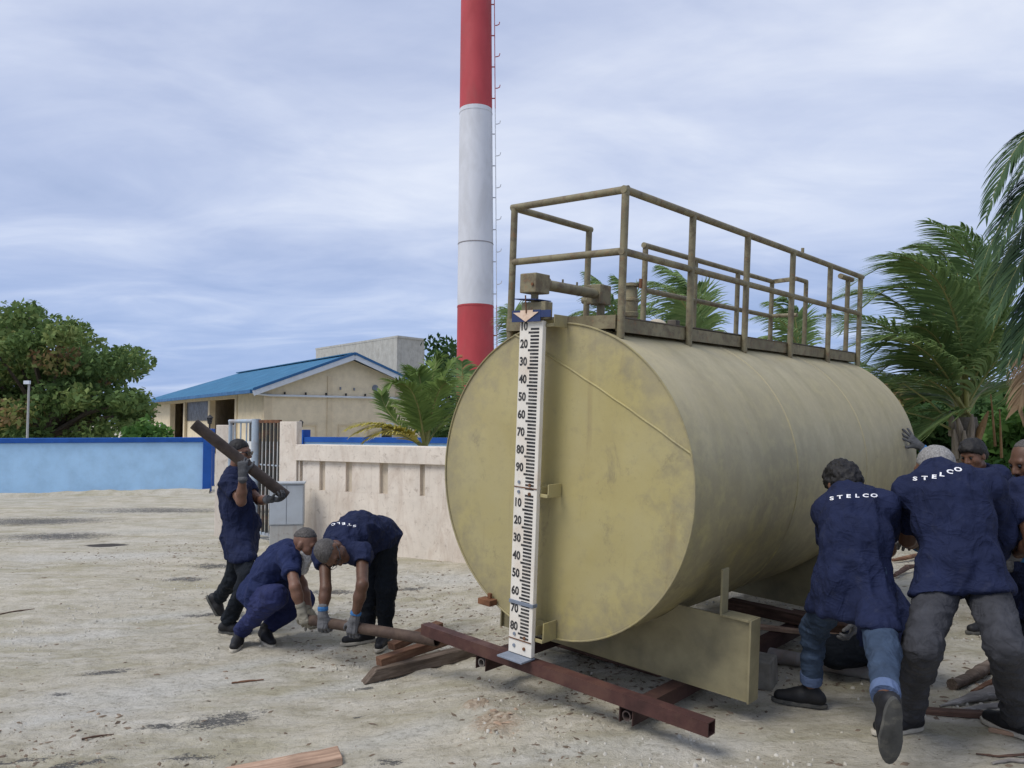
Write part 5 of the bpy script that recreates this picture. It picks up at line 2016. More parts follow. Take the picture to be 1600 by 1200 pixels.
# ================================================================ PEOPLE
class SDF:
    """union of soft shapes turned into one closed mesh"""

    def __init__(s, h):
        s.h = h
        s.ops = []

    def cone(s, a, b, r1, r2, k=0.02, e=None, sx=1.0, op='u'):
        """tapered capsule; along axis e its section is sx times wider"""
        a, b = np.asarray(a, float), np.asarray(b, float)
        e = None if e is None else nrm(e)
        m_ = max(r1, r2) * max(1, sx) + k

        def fn(X, Y, Z):
            ba = b - a
            l2 = ba @ ba + 1e-12
            t_ = np.clip(((X - a[0]) * ba[0] + (Y - a[1]) * ba[1] + (Z - a[2]) * ba[2]) / l2, 0, 1)
            qx, qy, qz = X - a[0] - t_ * ba[0], Y - a[1] - t_ * ba[1], Z - a[2] - t_ * ba[2]
            if e is not None:
                de = (qx * e[0] + qy * e[1] + qz * e[2]) * (1 / sx - 1)
                qx, qy, qz = qx + e[0] * de, qy + e[1] * de, qz + e[2] * de
            return np.sqrt(qx * qx + qy * qy + qz * qz) - (r1 + (r2 - r1) * t_)
        s.ops.append((op, fn, np.minimum(a, b) - m_, np.maximum(a, b) + m_, k))
        return s

    def ell(s, c, axes, radii, k=0.02, op='u'):
        c = np.asarray(c, float)
        A_ = np.asarray(axes, float)
        r = np.asarray(radii, float)
        m_ = r.max() + k

        def fn(X, Y, Z):
            x, y, z = X - c[0], Y - c[1], Z - c[2]
            u = [(x * A_[i][0] + y * A_[i][1] + z * A_[i][2]) / r[i] for i in range(3)]
            q = np.sqrt(u[0] ** 2 + u[1] ** 2 + u[2] ** 2)
            return (q - 1) * r.min()
        s.ops.append((op, fn, c - m_, c + m_, k))
        return s

    def cut(s, p, n, k=0.006):
        """remove what lies on the side n of the plane through p, near p only when lim is set"""
        p, n = np.asarray(p, float), nrm(n)
        s.ops.append(('c', lambda X, Y, Z: (X - p[0]) * n[0] + (Y - p[1]) * n[1] + (Z - p[2]) * n[2], None, None, k))
        return s

    def mesh(s, disp=None, smooth=2):
        h = s.h
        lo = np.min([o[2] for o in s.ops if o[0] == 'u'], 0) - 3 * h
        hi = np.max([o[3] for o in s.ops if o[0] == 'u'], 0) + 3 * h
        n = np.ceil((hi - lo) / h).astype(int) + 1
        f = np.full(n, 1.0, np.float32)
        ax = [lo[i] + np.arange(n[i]) * h for i in range(3)]
        for op, fn, a, b, k in s.ops:
            if a is None:
                i0, i1 = np.zeros(3, int), n
            else:
                i0 = np.clip(np.floor((a - lo) / h).astype(int) - 2, 0, n)
                i1 = np.clip(np.ceil((b - lo) / h).astype(int) + 3, 0, n)
            sl = tuple(slice(i0[i], i1[i]) for i in range(3))
            d = fn(ax[0][sl[0]][:, None, None], ax[1][sl[1]][None, :, None], ax[2][sl[2]][None, None, :])
            g_ = f[sl]
            if op == 'u':
                w = np.clip(0.5 + 0.5 * (g_ - d) / k, 0, 1)
                f[sl] = g_ * (1 - w) + d * w - k * w * (1 - w)
            else:
                q = -d if op == 's' else d
                w = np.clip(0.5 - 0.5 * (g_ - q) / k, 0, 1)
                f[sl] = g_ * (1 - w) + q * w + k * w * (1 - w)
        # surface nets
        ins = f < 0
        c = np.zeros(n - 1, np.int8)
        for dx in (0, 1):
            for dy in (0, 1):
                for dz in (0, 1):
                    c += ins[dx:n[0] - 1 + dx, dy:n[1] - 1 + dy, dz:n[2] - 1 + dz]
        act = (c > 0) & (c < 8)
        I = np.argwhere(act)
        vid = np.full(n - 1, -1, np.int32)
        vid[act] = np.arange(len(I))
        acc = np.zeros((len(I), 3))
        cnt = np.zeros(len(I))
        corners = [(0, 0, 0), (1, 0, 0), (0, 1, 0), (1, 1, 0), (0, 0, 1), (1, 0, 1), (0, 1, 1), (1, 1, 1)]
        vals = [f[I[:, 0] + a, I[:, 1] + b, I[:, 2] + e] for a, b, e in corners]
        for i, j in ((0, 1), (2, 3), (4, 5), (6, 7), (0, 2), (1, 3), (4, 6), (5, 7), (0, 4), (1, 5), (2, 6), (3, 7)):
            vi, vj = vals[i], vals[j]
            m_ = (vi < 0) != (vj < 0)
            t_ = np.where(m_, vi / (vi - vj + 1e-12), 0)
            p = np.array(corners[i])[None] + t_[:, None] * (np.array(corners[j]) - np.array(corners[i]))[None]
            acc += p * m_[:, None]
            cnt += m_
        V = lo + (I + acc / cnt[:, None]) * h
        Fs = []
        for d in range(3):
            o = [(1, 2), (2, 0), (0, 1)][d]
            s0 = [slice(None)] * 3
            s1 = [slice(None)] * 3
            s0[d] = slice(0, n[d] - 1)
            s1[d] = slice(1, n[d])
            a_, b_ = ins[tuple(s0)], ins[tuple(s1)]
            E_ = np.argwhere(a_ != b_)
            E_ = E_[(E_[:, o[0]] > 0) & (E_[:, o[1]] > 0) & (E_[:, o[0]] < n[o[0]] - 1) & (E_[:, o[1]] < n[o[1]] - 1)]
            sg = a_[tuple(E_.T)]
            q = []
            for da, db in ((0, 0), (-1, 0), (-1, -1), (0, -1)):
                J = E_.copy()
                J[:, o[0]] += da
                J[:, o[1]] += db
                q.append(vid[tuple(J.T)])
            q = np.stack(q, 1)
            q = np.where(sg[:, None], q, q[:, ::-1])
            Fs.append(q)
        Q = np.concatenate(Fs)
        Q = Q[(Q >= 0).all(1)]
        for _ in range(smooth):
            S = np.zeros_like(V)
            K = np.zeros(len(V))
            for i in range(4):
                a_, b_ = Q[:, i], Q[:, (i + 1) % 4]
                np.add.at(S, a_, V[b_])
                np.add.at(K, a_, 1)
            V = V * 0.5 + 0.5 * S / np.maximum(K, 1)[:, None]
        if disp is not None:
            e1, e2 = V[Q[:, 2]] - V[Q[:, 0]], V[Q[:, 3]] - V[Q[:, 1]]
            fn_ = np.cross(e1, e2)
            N = np.zeros_like(V)
            for i in range(4):
                np.add.at(N, Q[:, i], fn_)
            N /= np.linalg.norm(N, axis=1)[:, None] + 1e-12
            V = V + N * disp(V)[:, None]
        return V, Q


def ridge(P, seed):
    n = fbm(P, seed, 2)
    return 1 - np.abs(2 * n - 1) * 2.2


def folds(amp, sc_=(6, 6, 6), seed=0, amp2=None):
    def fn(V):
        w = (fbm(V * 3.1, seed + 50, 2) - 0.5) * 0.9
        P = V * np.array(sc_) + w[:, None]
        Pb = V * np.array(sc_) * 2.3 + w[:, None] * 1.7
        return (np.clip(ridge(P, seed), -0.6, 1) - 0.35) * amp + (np.clip(ridge(Pb, seed + 5), -0.4, 1) - 0.3) * amp * 0.42 + (vnoise(V * 26, seed + 9) - 0.5) * (amp2 if amp2 is not None else amp * 0.25)
    return fn


def cloth(name, base, var=0.22, rough=0.85, weave=420):
    n = NT(name, rough, 0.15)
    v = n.map()
    a = n.noise(v, 7, 5, 0.6)
    c = n.ramp(a, [(0.3, tuple(x * (1 - var) for x in base)), (0.55, base), (0.75, tuple(x * (1 + var) for x in base))])
    dirt = n.noise(v, 16, 6, 0.7)
    c = n.mix(n.math('MULTIPLY', n.ramp(dirt, [(0.56, 0.0), (0.75, 1.0)]), 0.07), c, (0.16, 0.16, 0.16))
    n.color(c)
    # creases: thin ridges where two noises cross their middle value
    cr_ = n.math('ABSOLUTE', n.math('SUBTRACT', n.noise(n.map((1.0, 1.0, 0.55), (0.3, 0.2, 0)), 9, 3, 0.5, 1.1), 0.5))
    cr2 = n.math('ABSOLUTE', n.math('SUBTRACT', n.noise(n.map((0.6, 0.6, 1.3), (0.1, 0.4, 0.5)), 12, 3, 0.5, 0.9), 0.5))
    ridge_ = n.math('ADD', n.ramp(cr_, [(0.0, 1.0), (0.12, 0.0)]), n.math('MULTIPLY', n.ramp(cr2, [(0.0, 1.0), (0.10, 0.0)]), 0.4))
    n.bump(n.math('ADD', ridge_, n.math('ADD', n.math('MULTIPLY', n.noise(v, 38, 4, 0.6), 0.25), n.math('MULTIPLY', n.noise(v, weave, 2), 0.06))), 0.5, 0.009)
    MAT[name] = n.m
    return n.m


C_NAVY = cloth('navy_polo', (0.014, 0.0195, 0.052))
C_NAVY2 = cloth('navy_coverall', (0.017, 0.025, 0.074))
C_DARKP = cloth('black_trousers', (0.010, 0.013, 0.018))
C_JEAN = cloth('blue_jeans', (0.042, 0.064, 0.105), 0.4)
C_GREYJ = cloth('charcoal_jeans', (0.048, 0.049, 0.056), 0.35)
C_CUFFJ = cloth('jean_turn_up', (0.10, 0.14, 0.24), 0.2)
C_COVER = cloth('blue_work_trousers', (0.023, 0.029, 0.088))
C_GLOVE = cloth('grey_glove', (0.14, 0.14, 0.145), 0.3, 0.95)
C_GLOVE2 = cloth('dark_grey_glove', (0.085, 0.087, 0.092), 0.3, 0.95)
C_GLOVE3 = cloth('khaki_glove', (0.26, 0.24, 0.19), 0.3, 0.95)
C_BAND = cloth('blue_cuff_band', (0.05, 0.16, 0.36), 0.2)
C_SHOE = simple('black_shoe', (0.012, 0.012, 0.014), 0.3, 12, 0.6, 0.3, 90)
C_SOLEW = simple('pale_sole', (0.50, 0.46, 0.38), 0.2, 12, 0.8, 0.2, 60, tint=(0.25, 0.22, 0.17), tscale=10)
C_SOLED = simple('dark_sole', (0.07, 0.07, 0.065), 0.3, 12, 0.9, 0.3, 60, tint=(0.25, 0.23, 0.18), tscale=8)
C_LETTER = simple('white_print', (0.80, 0.80, 0.82), 0.05, 20, 0.8, 0.02, 60)
C_LENS = simple('dark_lens', (0.008, 0.008, 0.01), 0.1, 5, 0.1, 0.0, 10, spec=0.6)


def skin(name, base):
    n = NT(name, 0.5, 0.35)
    v = n.map()
    c = n.ramp(n.noise(v, 22, 5, 0.6), [(0.3, tuple(x * 0.75 for x in base)), (0.6, base), (0.8, tuple(x * 1.15 for x in base))])
    n.color(c)
    n.bump(n.noise(v, 160, 3), 0.25, 0.002)
    n.b.inputs['Subsurface Weight'].default_value = 0.06
    n.b.inputs['Subsurface Radius'].default_value = (0.02, 0.008, 0.004)
    MAT[name] = n.m
    return n.m


S_DARK = skin('skin_dark', (0.115, 0.058, 0.036))
S_MID = skin('skin_mid', (0.185, 0.095, 0.062))
S_BR = skin('skin_brown', (0.15, 0.074, 0.046))


def hairmat(name, base, hi_, rough=0.6):
    n = NT(name, rough, 0.3)
    v = n.map((1, 1, 1))
    a = n.noise(n.map((1, 1, 0.4)), 130, 4, 0.7)
    n.color(n.ramp(a, [(0.35, base), (0.65, hi_)]))
    n.bump(a, 0.7, 0.004)
    MAT[name] = n.m
    return n.m


H_BLACK = hairmat('black_hair', (0.006, 0.006, 0.007), (0.022, 0.02, 0.02))
H_GREY = hairmat('grey_hair', (0.035, 0.03, 0.027), (0.10, 0.092, 0.086))
H_SALT = hairmat('salt_and_pepper_hair', (0.13, 0.125, 0.12), (0.32, 0.31, 0.30))
H_WHITE = hairmat('white_beard', (0.34, 0.33, 0.31), (0.70, 0.69, 0.67))


def ext(p, px, py, L, s):
    """point on the pixel's ray at distance L from p: s=+1 the farther, -1 the nearer; if out of reach, as close as it gets"""
    d = nrm(ray(px, py))
    o = p - EYE
    b = d @ o
    q = EYE + d * b
    h2 = L * L - np.sum((q - p) ** 2)
    if h2 <= 0:
        return p + nrm(q - p) * L
    return EYE + d * (b + s * math.sqrt(h2))


def head_frame(fwd, up):
    f_ = nrm(fwd)
    u = nrm(np.asarray(up, float) - f_ * (np.asarray(up, float) @ f_))
    r = np.cross(f_, u)
    return r, f_, u


def hand_mesh(wrist, d, n, thumb, curl, h=0.0042, spread=0.0, k=1.0, tcurl=0.5, inflate=0.0015):
    """hand from the wrist along d, palm facing n; thumb=+1/-1 picks the side; curl = bend of each finger joint (radians)"""
    d = nrm(d)
    n = nrm(np.asarray(n, float) - d * (np.asarray(n, float) @ d))
    l = np.cross(d, n) * thumb                      # towards the thumb
    S = SDF(h)
    W = np.asarray(wrist, float)
    i_ = inflate
    S.cone(W - d * 0.045 * k, W + d * 0.01 * k, (0.029 + i_) * k, (0.028 + i_) * k, 0.012, l, 1.15)
    for off, r in ((-0.026, 0.0145), (-0.009, 0.0155), (0.009, 0.0155), (0.026, 0.0145)):
        S.cone(W + d * 0.012 * k + l * off * 0.7 * k, W + d * 0.088 * k + l * off * k, (r + i_) * k, (r * 0.88 + i_) * k, 0.012)
    S.cone(W + d * 0.02 * k + l * 0.024 * k + n * 0.008 * k, W + d * 0.05 * k + l * 0.038 * k + n * 0.014 * k, (0.016 + i_) * k, (0.014 + i_) * k, 0.012)
    lens = {-0.030: (0.034, 0.022, 0.018), -0.0105: (0.042, 0.027, 0.021), 0.0105: (0.046, 0.030, 0.022), 0.031: (0.041, 0.026, 0.021)}
    for j, (off, ls) in enumerate(lens.items()):
        p = W + d * (0.090 - 0.006 * abs(off) / 0.03) * k + l * off * k
        a = curl * (0.75 + 0.08 * j)
        sp = spread * (off / 0.03)
        dd = nrm(d * math.cos(a) + n * math.sin(a) + l * sp)
        r = 0.0094 if abs(off) < 0.02 else 0.0086
        tot = a
        for q, ln in enumerate(ls):
            e = p + dd * ln * k
            S.cone(p, e, (r + i_) * k, (r * 0.9 + i_) * k, 0.004)
            p = e
            r *= 0.92
            tot += curl * (1.0 if q == 0 else 0.7)
            dd = nrm(d * math.cos(tot) + n * math.sin(tot) + l * sp)
    p = W + d * 0.035 * k + l * 0.036 * k + n * 0.012 * k
    dd = nrm(l * 0.75 + d * 0.7 + n * 0.35)
    r = 0.0115
    for q, ln in enumerate((0.038, 0.030, 0.024)):
        e = p + dd * ln * k
        S.cone(p, e, (r + i_) * k, (r * 0.9 + i_) * k, 0.006)
        p = e
        r *= 0.9
        dd = nrm(dd + n * tcurl + d * 0.25 - l * tcurl * 0.45)
    return S


PEOPLE = {}


def person(label, J, o):
    """J: joints in world space; o: options"""
    k = o.get('k', 1.0)
    base = np.mean([J['ankR'], J['ankL']], 0)
    base[2] = min(J['ankR'][2], J['ankL'][2]) - 0.08
    root = empty('person', label, 'person', base, group=o.get('group', 'workers moving the tank'))
    seed = o.get('seed', 1)

    def put(name, S, mat, disp=None, parent=root, smooth=2):
        V, Q = S.mesh(disp, smooth)
        ob = np_mesh(name, V - base, Q, mat, parent)
        PEOPLE[(label, name)] = (V, Q)
        return ob
    pel, nek, hd_ = J['pel'], J['neck'], J['head']
    lat = nrm(J['shR'] - J['shL'])
    hlat = nrm(J['hipR'] - J['hipL'])
    spine = J.get('mid', (pel + nek) / 2)
    dn = nrm(pel - spine)
    r, f_, u = head_frame(J['hfwd'], J['hup'])
    H = lambda a, b, c: hd_ + (r * a + f_ * b + u * c) * k
    HA = (r, f_, u)
    # ---- body
    S = SDF(0.0065)
    S.cone(pel, spine, .085 * k, .085 * k, .03, lat, 1.3)
    S.cone(spine, nek + (spine - nek) * 0.25, .085 * k, .060 * k, .03, lat, 1.3)
    S.cone(J['shR'], J['shL'], .042 * k, .042 * k, .03)
    S.cone(nek + (hd_ - nek) * 0.12, H(0, -0.012, -0.045), .050 * k, .054 * k, .02)
    for s in 'RL':
        S.cone(J['sh' + s], J['el' + s], .046 * k, .040 * k, .02)
        S.cone(J['el' + s], J['el' + s] + (J['wr' + s] - J['el' + s]) * 0.35, .040 * k, .041 * k, .02)
        S.cone(J['el' + s] + (J['wr' + s] - J['el' + s]) * 0.35, J['wr' + s], .041 * k, .0255 * k, .02)
        S.cone(J['wr' + s], J['wr' + s] + nrm(J['wr' + s] - J['el' + s]) * .008, .022 * k, .018 * k, .01)
        S.cone(J['hip' + s], J['kn' + s], .068 * k, .050 * k, .03)
        S.cone(J['kn' + s], J['ank' + s], .048 * k, .036 * k, .02)
    S.ell(H(0, -.012, .028), HA, np.array([.075, .094, .094]) * k, .012)
    S.ell(H(0, .030, -.012), HA, np.array([.066, .062, .080]) * k, .02)
    S.cone(H(0, .040, -.045), H(0, .064, -.096), .050 * k, .030 * k, .025)
    S.cone(H(-.036, .012, -.075), H(0, .060, -.098), .026 * k, .024 * k, .02)
    S.cone(H(.036, .012, -.075), H(0, .060, -.098), .026 * k, .024 * k, .02)
    S.cone(H(-.036, .076, .026), H(.036, .076, .026), .014 * k, .014 * k, .012)
    S.cone(H(0, .088, .016), H(0, .110, -.026), .0085 * k, .0125 * k, .010)
    S.cone(H(-.014, .096, -.030), H(.014, .096, -.030), .009 * k, .009 * k, .008)
    S.cone(H(-.020, .088, -.058), H(.020, .088, -.058), .0075 * k, .0075 * k, .008)
    S.cone(H(-.018, .086, -.069), H(.018, .086, -.069), .0085 * k, .0085 * k, .008)
    for sg in (-1, 1):
        S.ell(H(sg * .031, .096, .006), HA, np.array([.014, .012, .009]) * k, .008, 's')
        S.ell(H(sg * .079, -.004, -.006), HA, np.array([.011, .021, .033]) * k, .008)
        S.cone(H(sg * .044, .062, -.020), H(sg * .050, .045, -.030), .020 * k, .018 * k, .02)
    body = put('body', S, o['skin'], smooth=1)
    # ---- hair
    hs = o.get('hair_thick', .006)
    S = SDF(0.006)
    S.ell(H(0, -.014, .030), HA, (np.array([.075, .094, .094]) + hs) * k, .012)
    if o.get('hair_full'):
        S.ell(H(0, .02, .075), HA, np.array([.072, .075, .048]) * k, .03)
        S.ell(H(0, -.05, -.01), HA, np.array([.068, .055, .07]) * k, .03)
    hl = o.get('hairline', 0.028)
    sl_ = o.get('hairslope', 0.75)
    pn = nrm(f_ * sl_ - u)
    S.cut(H(0, .052, hl), pn, .01)
    S.cut(H(0, 0, -.062), -u, .01)
    put('hair', S, o['hair'], lambda V: (fbm(V * o.get('hfreq', 60), 3, 3) - .5) * o.get('hamp', .008), smooth=1)
    if 'beard' in o:
        S = SDF(0.006)
        bl = o.get('beard_len', .05)
        S.cone(H(0, .058, -.085), H(0, .074, -.10 - bl), .046 * k, .026 * k, .02)
        S.cone(H(-.050, .028, -.055), H(0, .066, -.09), .024 * k, .028 * k, .02)
        S.cone(H(.050, .028, -.055), H(0, .066, -.09), .024 * k, .028 * k, .02)
        S.cone(H(-.022, .090, -.047), H(.022, .090, -.047), .009 * k, .009 * k, .01)
        put('beard', S, o['beard'], lambda V: (fbm(V * 70, 5, 3) - .5) * .012, smooth=1)
    for sg in (-1, 1):
        c_ = H(sg * .031, .087, .007)
        m = MB()
        V, Q = [], []
        for i in range(5):
            for j in range(8):
                a, b = math.pi * i / 4, 2 * math.pi * j / 8
                V.append(c_ - base + (r * math.sin(a) * math.cos(b) + u * math.sin(a) * math.sin(b) + f_ * math.cos(a)) * .0105 * k)
        for i in range(4):
            for j in range(8):
                Q.append((i * 8 + j, i * 8 + (j + 1) % 8, (i + 1) * 8 + (j + 1) % 8, (i + 1) * 8 + j))
        m.add(V, Q)
        m.build('eye', C_LENS, root, smooth=True)
    gl = o.get('glasses')
    if gl:
        m = MB()
        q = lambda a, b, c: H(a, b, c) - base
        for sg in (-1, 1):
            if gl == 'sun':
                m.prism([q(sg * x, .106 - .004 * abs(x) / .03, z) for x, z in ((.008, .022), (.056, .024), (.058, .004), (.046, -.014), (.016, -.014), (.008, .004))], f_ * .004)
            else:
                m.tube([q(sg * (.033 + .023 * math.cos(t_)), .106, .006 + .018 * math.sin(t_)) for t_ in np.linspace(0, 2 * math.pi, 13)], .002, 5, cap=False)
            m.tube([q(sg * .058, .104, .014), q(sg * .081, .06, .013), q(sg * .084, -.01, .012), q(sg * .082, -.025, -.004)], .0032, 5)
        m.tube([q(-.010, .110, .012), q(.010, .110, .012)], .003, 5)
        m.build('glasses', C_LENS, root)
    # ---- trousers
    hemleg = o.get('hem', .05)
    S = SDF(0.008)
    S.cone(pel + hlat * .035, pel - hlat * .035, .110 * k, .110 * k, .04)
    S.cone(pel, pel - dn * .10, .115 * k, .11 * k, .04, hlat, 1.28)
    lw = o.get('legw', 1.0)
    for s in 'RL':
        hp, kn, an = J['hip' + s], J['kn' + s], J['ank' + s]
        S.cone(hp, kn, .096 * k * lw, .076 * k * lw, .035)
        e = an + nrm(kn - an) * hemleg
        S.cone(kn, e, .075 * k * lw, o.get('hemr', .062) * k, .04)
    put('trousers', S, o['trousers'], folds(.0115, (7, 7, 12), seed + 3, .004))
    if o.get('turnup'):
        for s in 'RL':
            kn, an = J['kn' + s], J['ank' + s]
            e = an + nrm(kn - an) * hemleg
            m = MB()
            dd = nrm(an - kn)
            m.tube([e - base - dd * .0, e + dd * .02 - base, e + dd * .055 - base], [o.get('hemr', .062) * k + .007, o.get('hemr', .062) * k + .009, o.get('hemr', .062) * k + .006], 20)
            m.build('turn_up', C_CUFFJ, root, smooth=True)
    # ---- shirt
    S = SDF(0.008)
    bel = o.get('belly', 0.0)
    tf = nrm(np.cross(nek - pel, lat))           # front of the torso
    if tf @ J['front'] < 0:
        tf = -tf
    hem = o.get('shirt_hem', .13)
    hr = o.get('hemw', 1.0)
    sm = o.get('slim', 1.0)
    S.cone(pel, pel + dn * hem, .140 * k * max(hr, 1), .134 * k * hr, .04, hlat, 1.30 * sm)
    S.cone(spine, pel, .126 * k, .136 * k, .05, lat, 1.34 * sm)
    ch = nek + (spine - nek) * 0.42
    S.cone(spine, ch, .124 * k, .124 * k, .05, lat, 1.42 * sm)
    S.cone(ch, nek + (spine - nek) * 0.16, .122 * k, .085 * k, .05, lat, 1.42 * sm)
    S.cone(J['shR'], J['shL'], .064 * k, .064 * k, .045)
    tz = nek + (hd_ - nek) * .10
    for s in 'RL':
        S.cone(tz, J['sh' + s] + nrm(nek - spine) * .012, .070 * k, .060 * k, .04)
        hp = J['hip' + s]
        if not o.get('skirt', True):
            continue
        S.cone(hp, hp + nrm(J['kn' + s] - hp) * (hem + .12), .098 * k * lw + .016, .092 * k * lw + .018, .05)
        S.cone(hp * .6 + pel * .4, hp * .6 + pel * .4 + dn * (hem + .1), .11 * k * hr, .112 * k * hr, .05)
    S.cone(nek + (spine - nek) * .1, nek + (hd_ - nek) * .12, .080 * k, .066 * k, .03)
    if bel:
        S.ell(spine + (pel - spine) * .35 + tf * (.05 + bel * .4), (lat, tf, nrm(nek - pel)), np.array([.15, .10 + bel, .17]) * k, .06)
    slv = o.get('sleeve', .82)
    for s in 'RL':
        a, b = J['sh' + s], J['el' + s]
        sv_ = slv[s] if isinstance(slv, dict) else slv
        e = a + (b - a) * min(sv_, 1.0)
        S.cone(a, e, .072 * k * sm, .064 * k * sm, .035)
        if sv_ > 1:
            e2 = b + (J['wr' + s] - b) * (sv_ - 1)
            S.cone(b, e2, .062 * k, .050 * k, .03)
            e = e2
    for s in 'RL':
        a, b = J['sh' + s], J['el' + s]
        sv_ = slv[s] if isinstance(slv, dict) else slv
        if sv_ <= 1:
            d_s = nrm(b - a)
            e = a + (b - a) * sv_
            # open the sleeve end
            S.cone(e + d_s * .03, e + d_s * .2, .12, .12, .006, op='s')
            S.cone(e - d_s * .03, e + d_s * .1, .052 * k, .056 * k, .006, op='s')
    S.cut(pel + dn * (hem + .06) + J.get('hemoff', 0), nrm(dn + J.get('hemtilt', np.zeros(3))), .012)
    put('shirt', S, o['shirt'], folds(o.get('fold', .019), o.get('foldsc', (8, 8, 5)), seed))
    # collar
    S = SDF(0.006)
    ax_ = nrm(hd_ - nek)
    cc = nek + ax_ * .045 * k
    r1, f1 = lat, nrm(np.cross(ax_, lat))
    ring = [cc + (r1 * math.cos(t_) * .067 + f1 * math.sin(t_) * .071) * k for t_ in np.linspace(0, 2 * math.pi, 19)]
    for p, q in zip(ring[:-1], ring[1:]):
        S.cone(p, q, .0095, .0095, .010, ax_, 2.2)
    put('collar', S, o['shirt'], smooth=2)
    # ---- shoes
    for s in 'RL':
        an = J['ank' + s]
        td, un = J['toe' + s]                     # toe direction, sole up-normal
        td = nrm(td)
        un = nrm(np.asarray(un, float) - td * (np.asarray(un, float) @ td))
        sd_ = np.cross(td, un)
        q = lambda a, b, c: an + (td * a + sd_ * b + un * c) * k
        S = SDF(0.0055)
        S.cone(q(-.045, 0, -.045), q(.06, 0, -.047), .038 * k, .044 * k, .02)
        S.cone(q(.06, 0, -.050), q(.165, .008 * (1 if s == 'R' else -1), -.058), .044 * k, .032 * k, .02, sd_, 1.1)
        S.cone(q(-.02, 0, -.03), q(.0, 0, .02), .042 * k, .041 * k, .02)
        S.cone(q(.02, 0, -.02), q(.10, 0, -.046), .036 * k, .030 * k, .02)
        S.cut(q(0, 0, -.074), -un, .004)
        sh = put('shoe', S, o.get('shoe', C_SHOE), smooth=1)
        m = MB()
        poly = []
        for t_ in np.linspace(0, 2 * math.pi, 25)[:-1]:
            x = .062 + .150 * math.cos(t_)
            w = .047 * (1 + .12 * math.cos(t_)) * (1 - .18 * math.exp(-((x - .03) / .05) ** 2))
            y = w * math.sin(t_) + .006 * (1 if s == 'R' else -1) * math.cos(t_)
            poly.append(q(x, y, -.094) - base)
        m.prism(poly, un * .022 * k)
        m.build('sole', o.get('sole', C_SOLED), sh, bevel=0.003, smooth=True)
    # ---- gloves
    for s in 'RL':
        hnd = J.get('hand' + s)
        if hnd is None:
            continue
        d, n, thumb, curl = hnd[:4]
        S = hand_mesh(J['wr' + s], d, n, thumb, curl, k=k * 1.04, spread=hnd[4] if len(hnd) > 4 else 0.12)
        gv_ = put('glove', S, o.get('glove', C_GLOVE), smooth=1)
        m = MB()
        W = J['wr' + s] - base
        m.tube([W - nrm(d) * .052 * k, W - nrm(d) * .046 * k, W - nrm(d) * .028 * k, W - nrm(d) * .022 * k], [.036 * k, .0385 * k, .0385 * k, .035 * k], 16)
        m.build('cuff', o.get('band', C_BAND), gv_, smooth=True)
    # ---- lettering on the back
    if 'text' in o:
        T_ = o['text']
        V, Q = PEOPLE[(label, 'shirt')]
        tree = BVHTree.FromPolygons([tuple(p) for p in V], [tuple(int(i) for i in q_) for q_ in Q])
        word = T_['word']
        # path of letter centres given by pixels: (px, py, baseline angle)
        for chn, (px, py, ang, size) in zip(word, T_['at']):
            vs_, fs_ = text_mesh(chn, 1.0, 0.035, 1.0)
            vs_, fs_ = refine(vs_, fs_)
            ca, sa = math.cos(ang), math.sin(ang)
            out = []
            sq = T_.get('squash', 0.62)
            ok = True
            for x, y in vs_:
                x2, y2 = x * size * 1.15, y * size * sq
                qx, qy = px + x2 * ca + y2 * sa, py - (-x2 * sa + y2 * ca)
                d = nrm(ray(qx, qy))
                hit = tree.ray_cast(Vector(EYE), Vector(d))
                if hit[0] is None:
                    ok = False
                    break
                out.append(np.array(hit[0]) + np.array(hit[1]) * 0.0022 * (1 if np.array(hit[1]) @ d < 0 else -1) - base)
            if ok:
                m = MB()
                m.add(out, fs_)
                me = bpy.data.meshes.new('letter')
                me.from_pydata(m.v, [], m.f)
                finish('letter', me, C_LETTER, root, True)
    return root


def refine(vs_, fs_):
    """split the faces of a flat text mesh so it can follow a curved back"""
    bm = bmesh.new()
    bv = [bm.verts.new((x, y, 0)) for x, y in vs_]
    for f in fs_:
        try:
            bm.faces.new([bv[i] for i in f])
        except ValueError:
            pass
    bmesh.ops.triangulate(bm, faces=bm.faces)
    bmesh.ops.subdivide_edges(bm, edges=[e for e in bm.edges if e.calc_length() > 0.2], cuts=1)
    bmesh.ops.triangulate(bm, faces=bm.faces)
    bm.verts.index_update()
    v2 = np.array([(v.co.x, v.co.y) for v in bm.verts])
    f2 = [tuple(v.index for v in f.verts) for f in bm.faces]
    bm.free()
    return v2, f2


UP = np.array([0, 0, 1.0])


def ik(a, b, L1, L2, pole):
    """middle joint between a and b, bent towards pole"""
    d = b - a
    D = min(np.linalg.norm(d), (L1 + L2) * .999)
    x = nrm(d)
    t_ = (L1 * L1 - L2 * L2 + D * D) / (2 * D)
    h = math.sqrt(max(L1 * L1 - t_ * t_, 1e-6))
    pole = np.asarray(pole, float)
    return a + x * t_ + nrm(pole - x * (pole @ x)) * h



def pose(pel, neck, lat, k, sh_w=0.185, hip_w=0.088, sh_dn=0.045, lath=None):
    """trunk joints; lat points to the person's right"""
    pel, neck = np.asarray(pel, float), np.asarray(neck, float)
    lat = nrm(lat)
    lath = lat if lath is None else nrm(lath)
    ax_ = nrm(neck - pel)
    J = {'pel': pel, 'neck': neck}
    J['shR'] = neck + lat * sh_w * k - ax_ * sh_dn * k
    J['shL'] = neck - lat * sh_w * k - ax_ * sh_dn * k
    J['hipR'] = pel + lath * hip_w * k - UP * 0.02
    J['hipL'] = pel - lath * hip_w * k - UP * 0.02
    return J


UA, FA, TH, SH = 0.295, 0.255, 0.425, 0.41

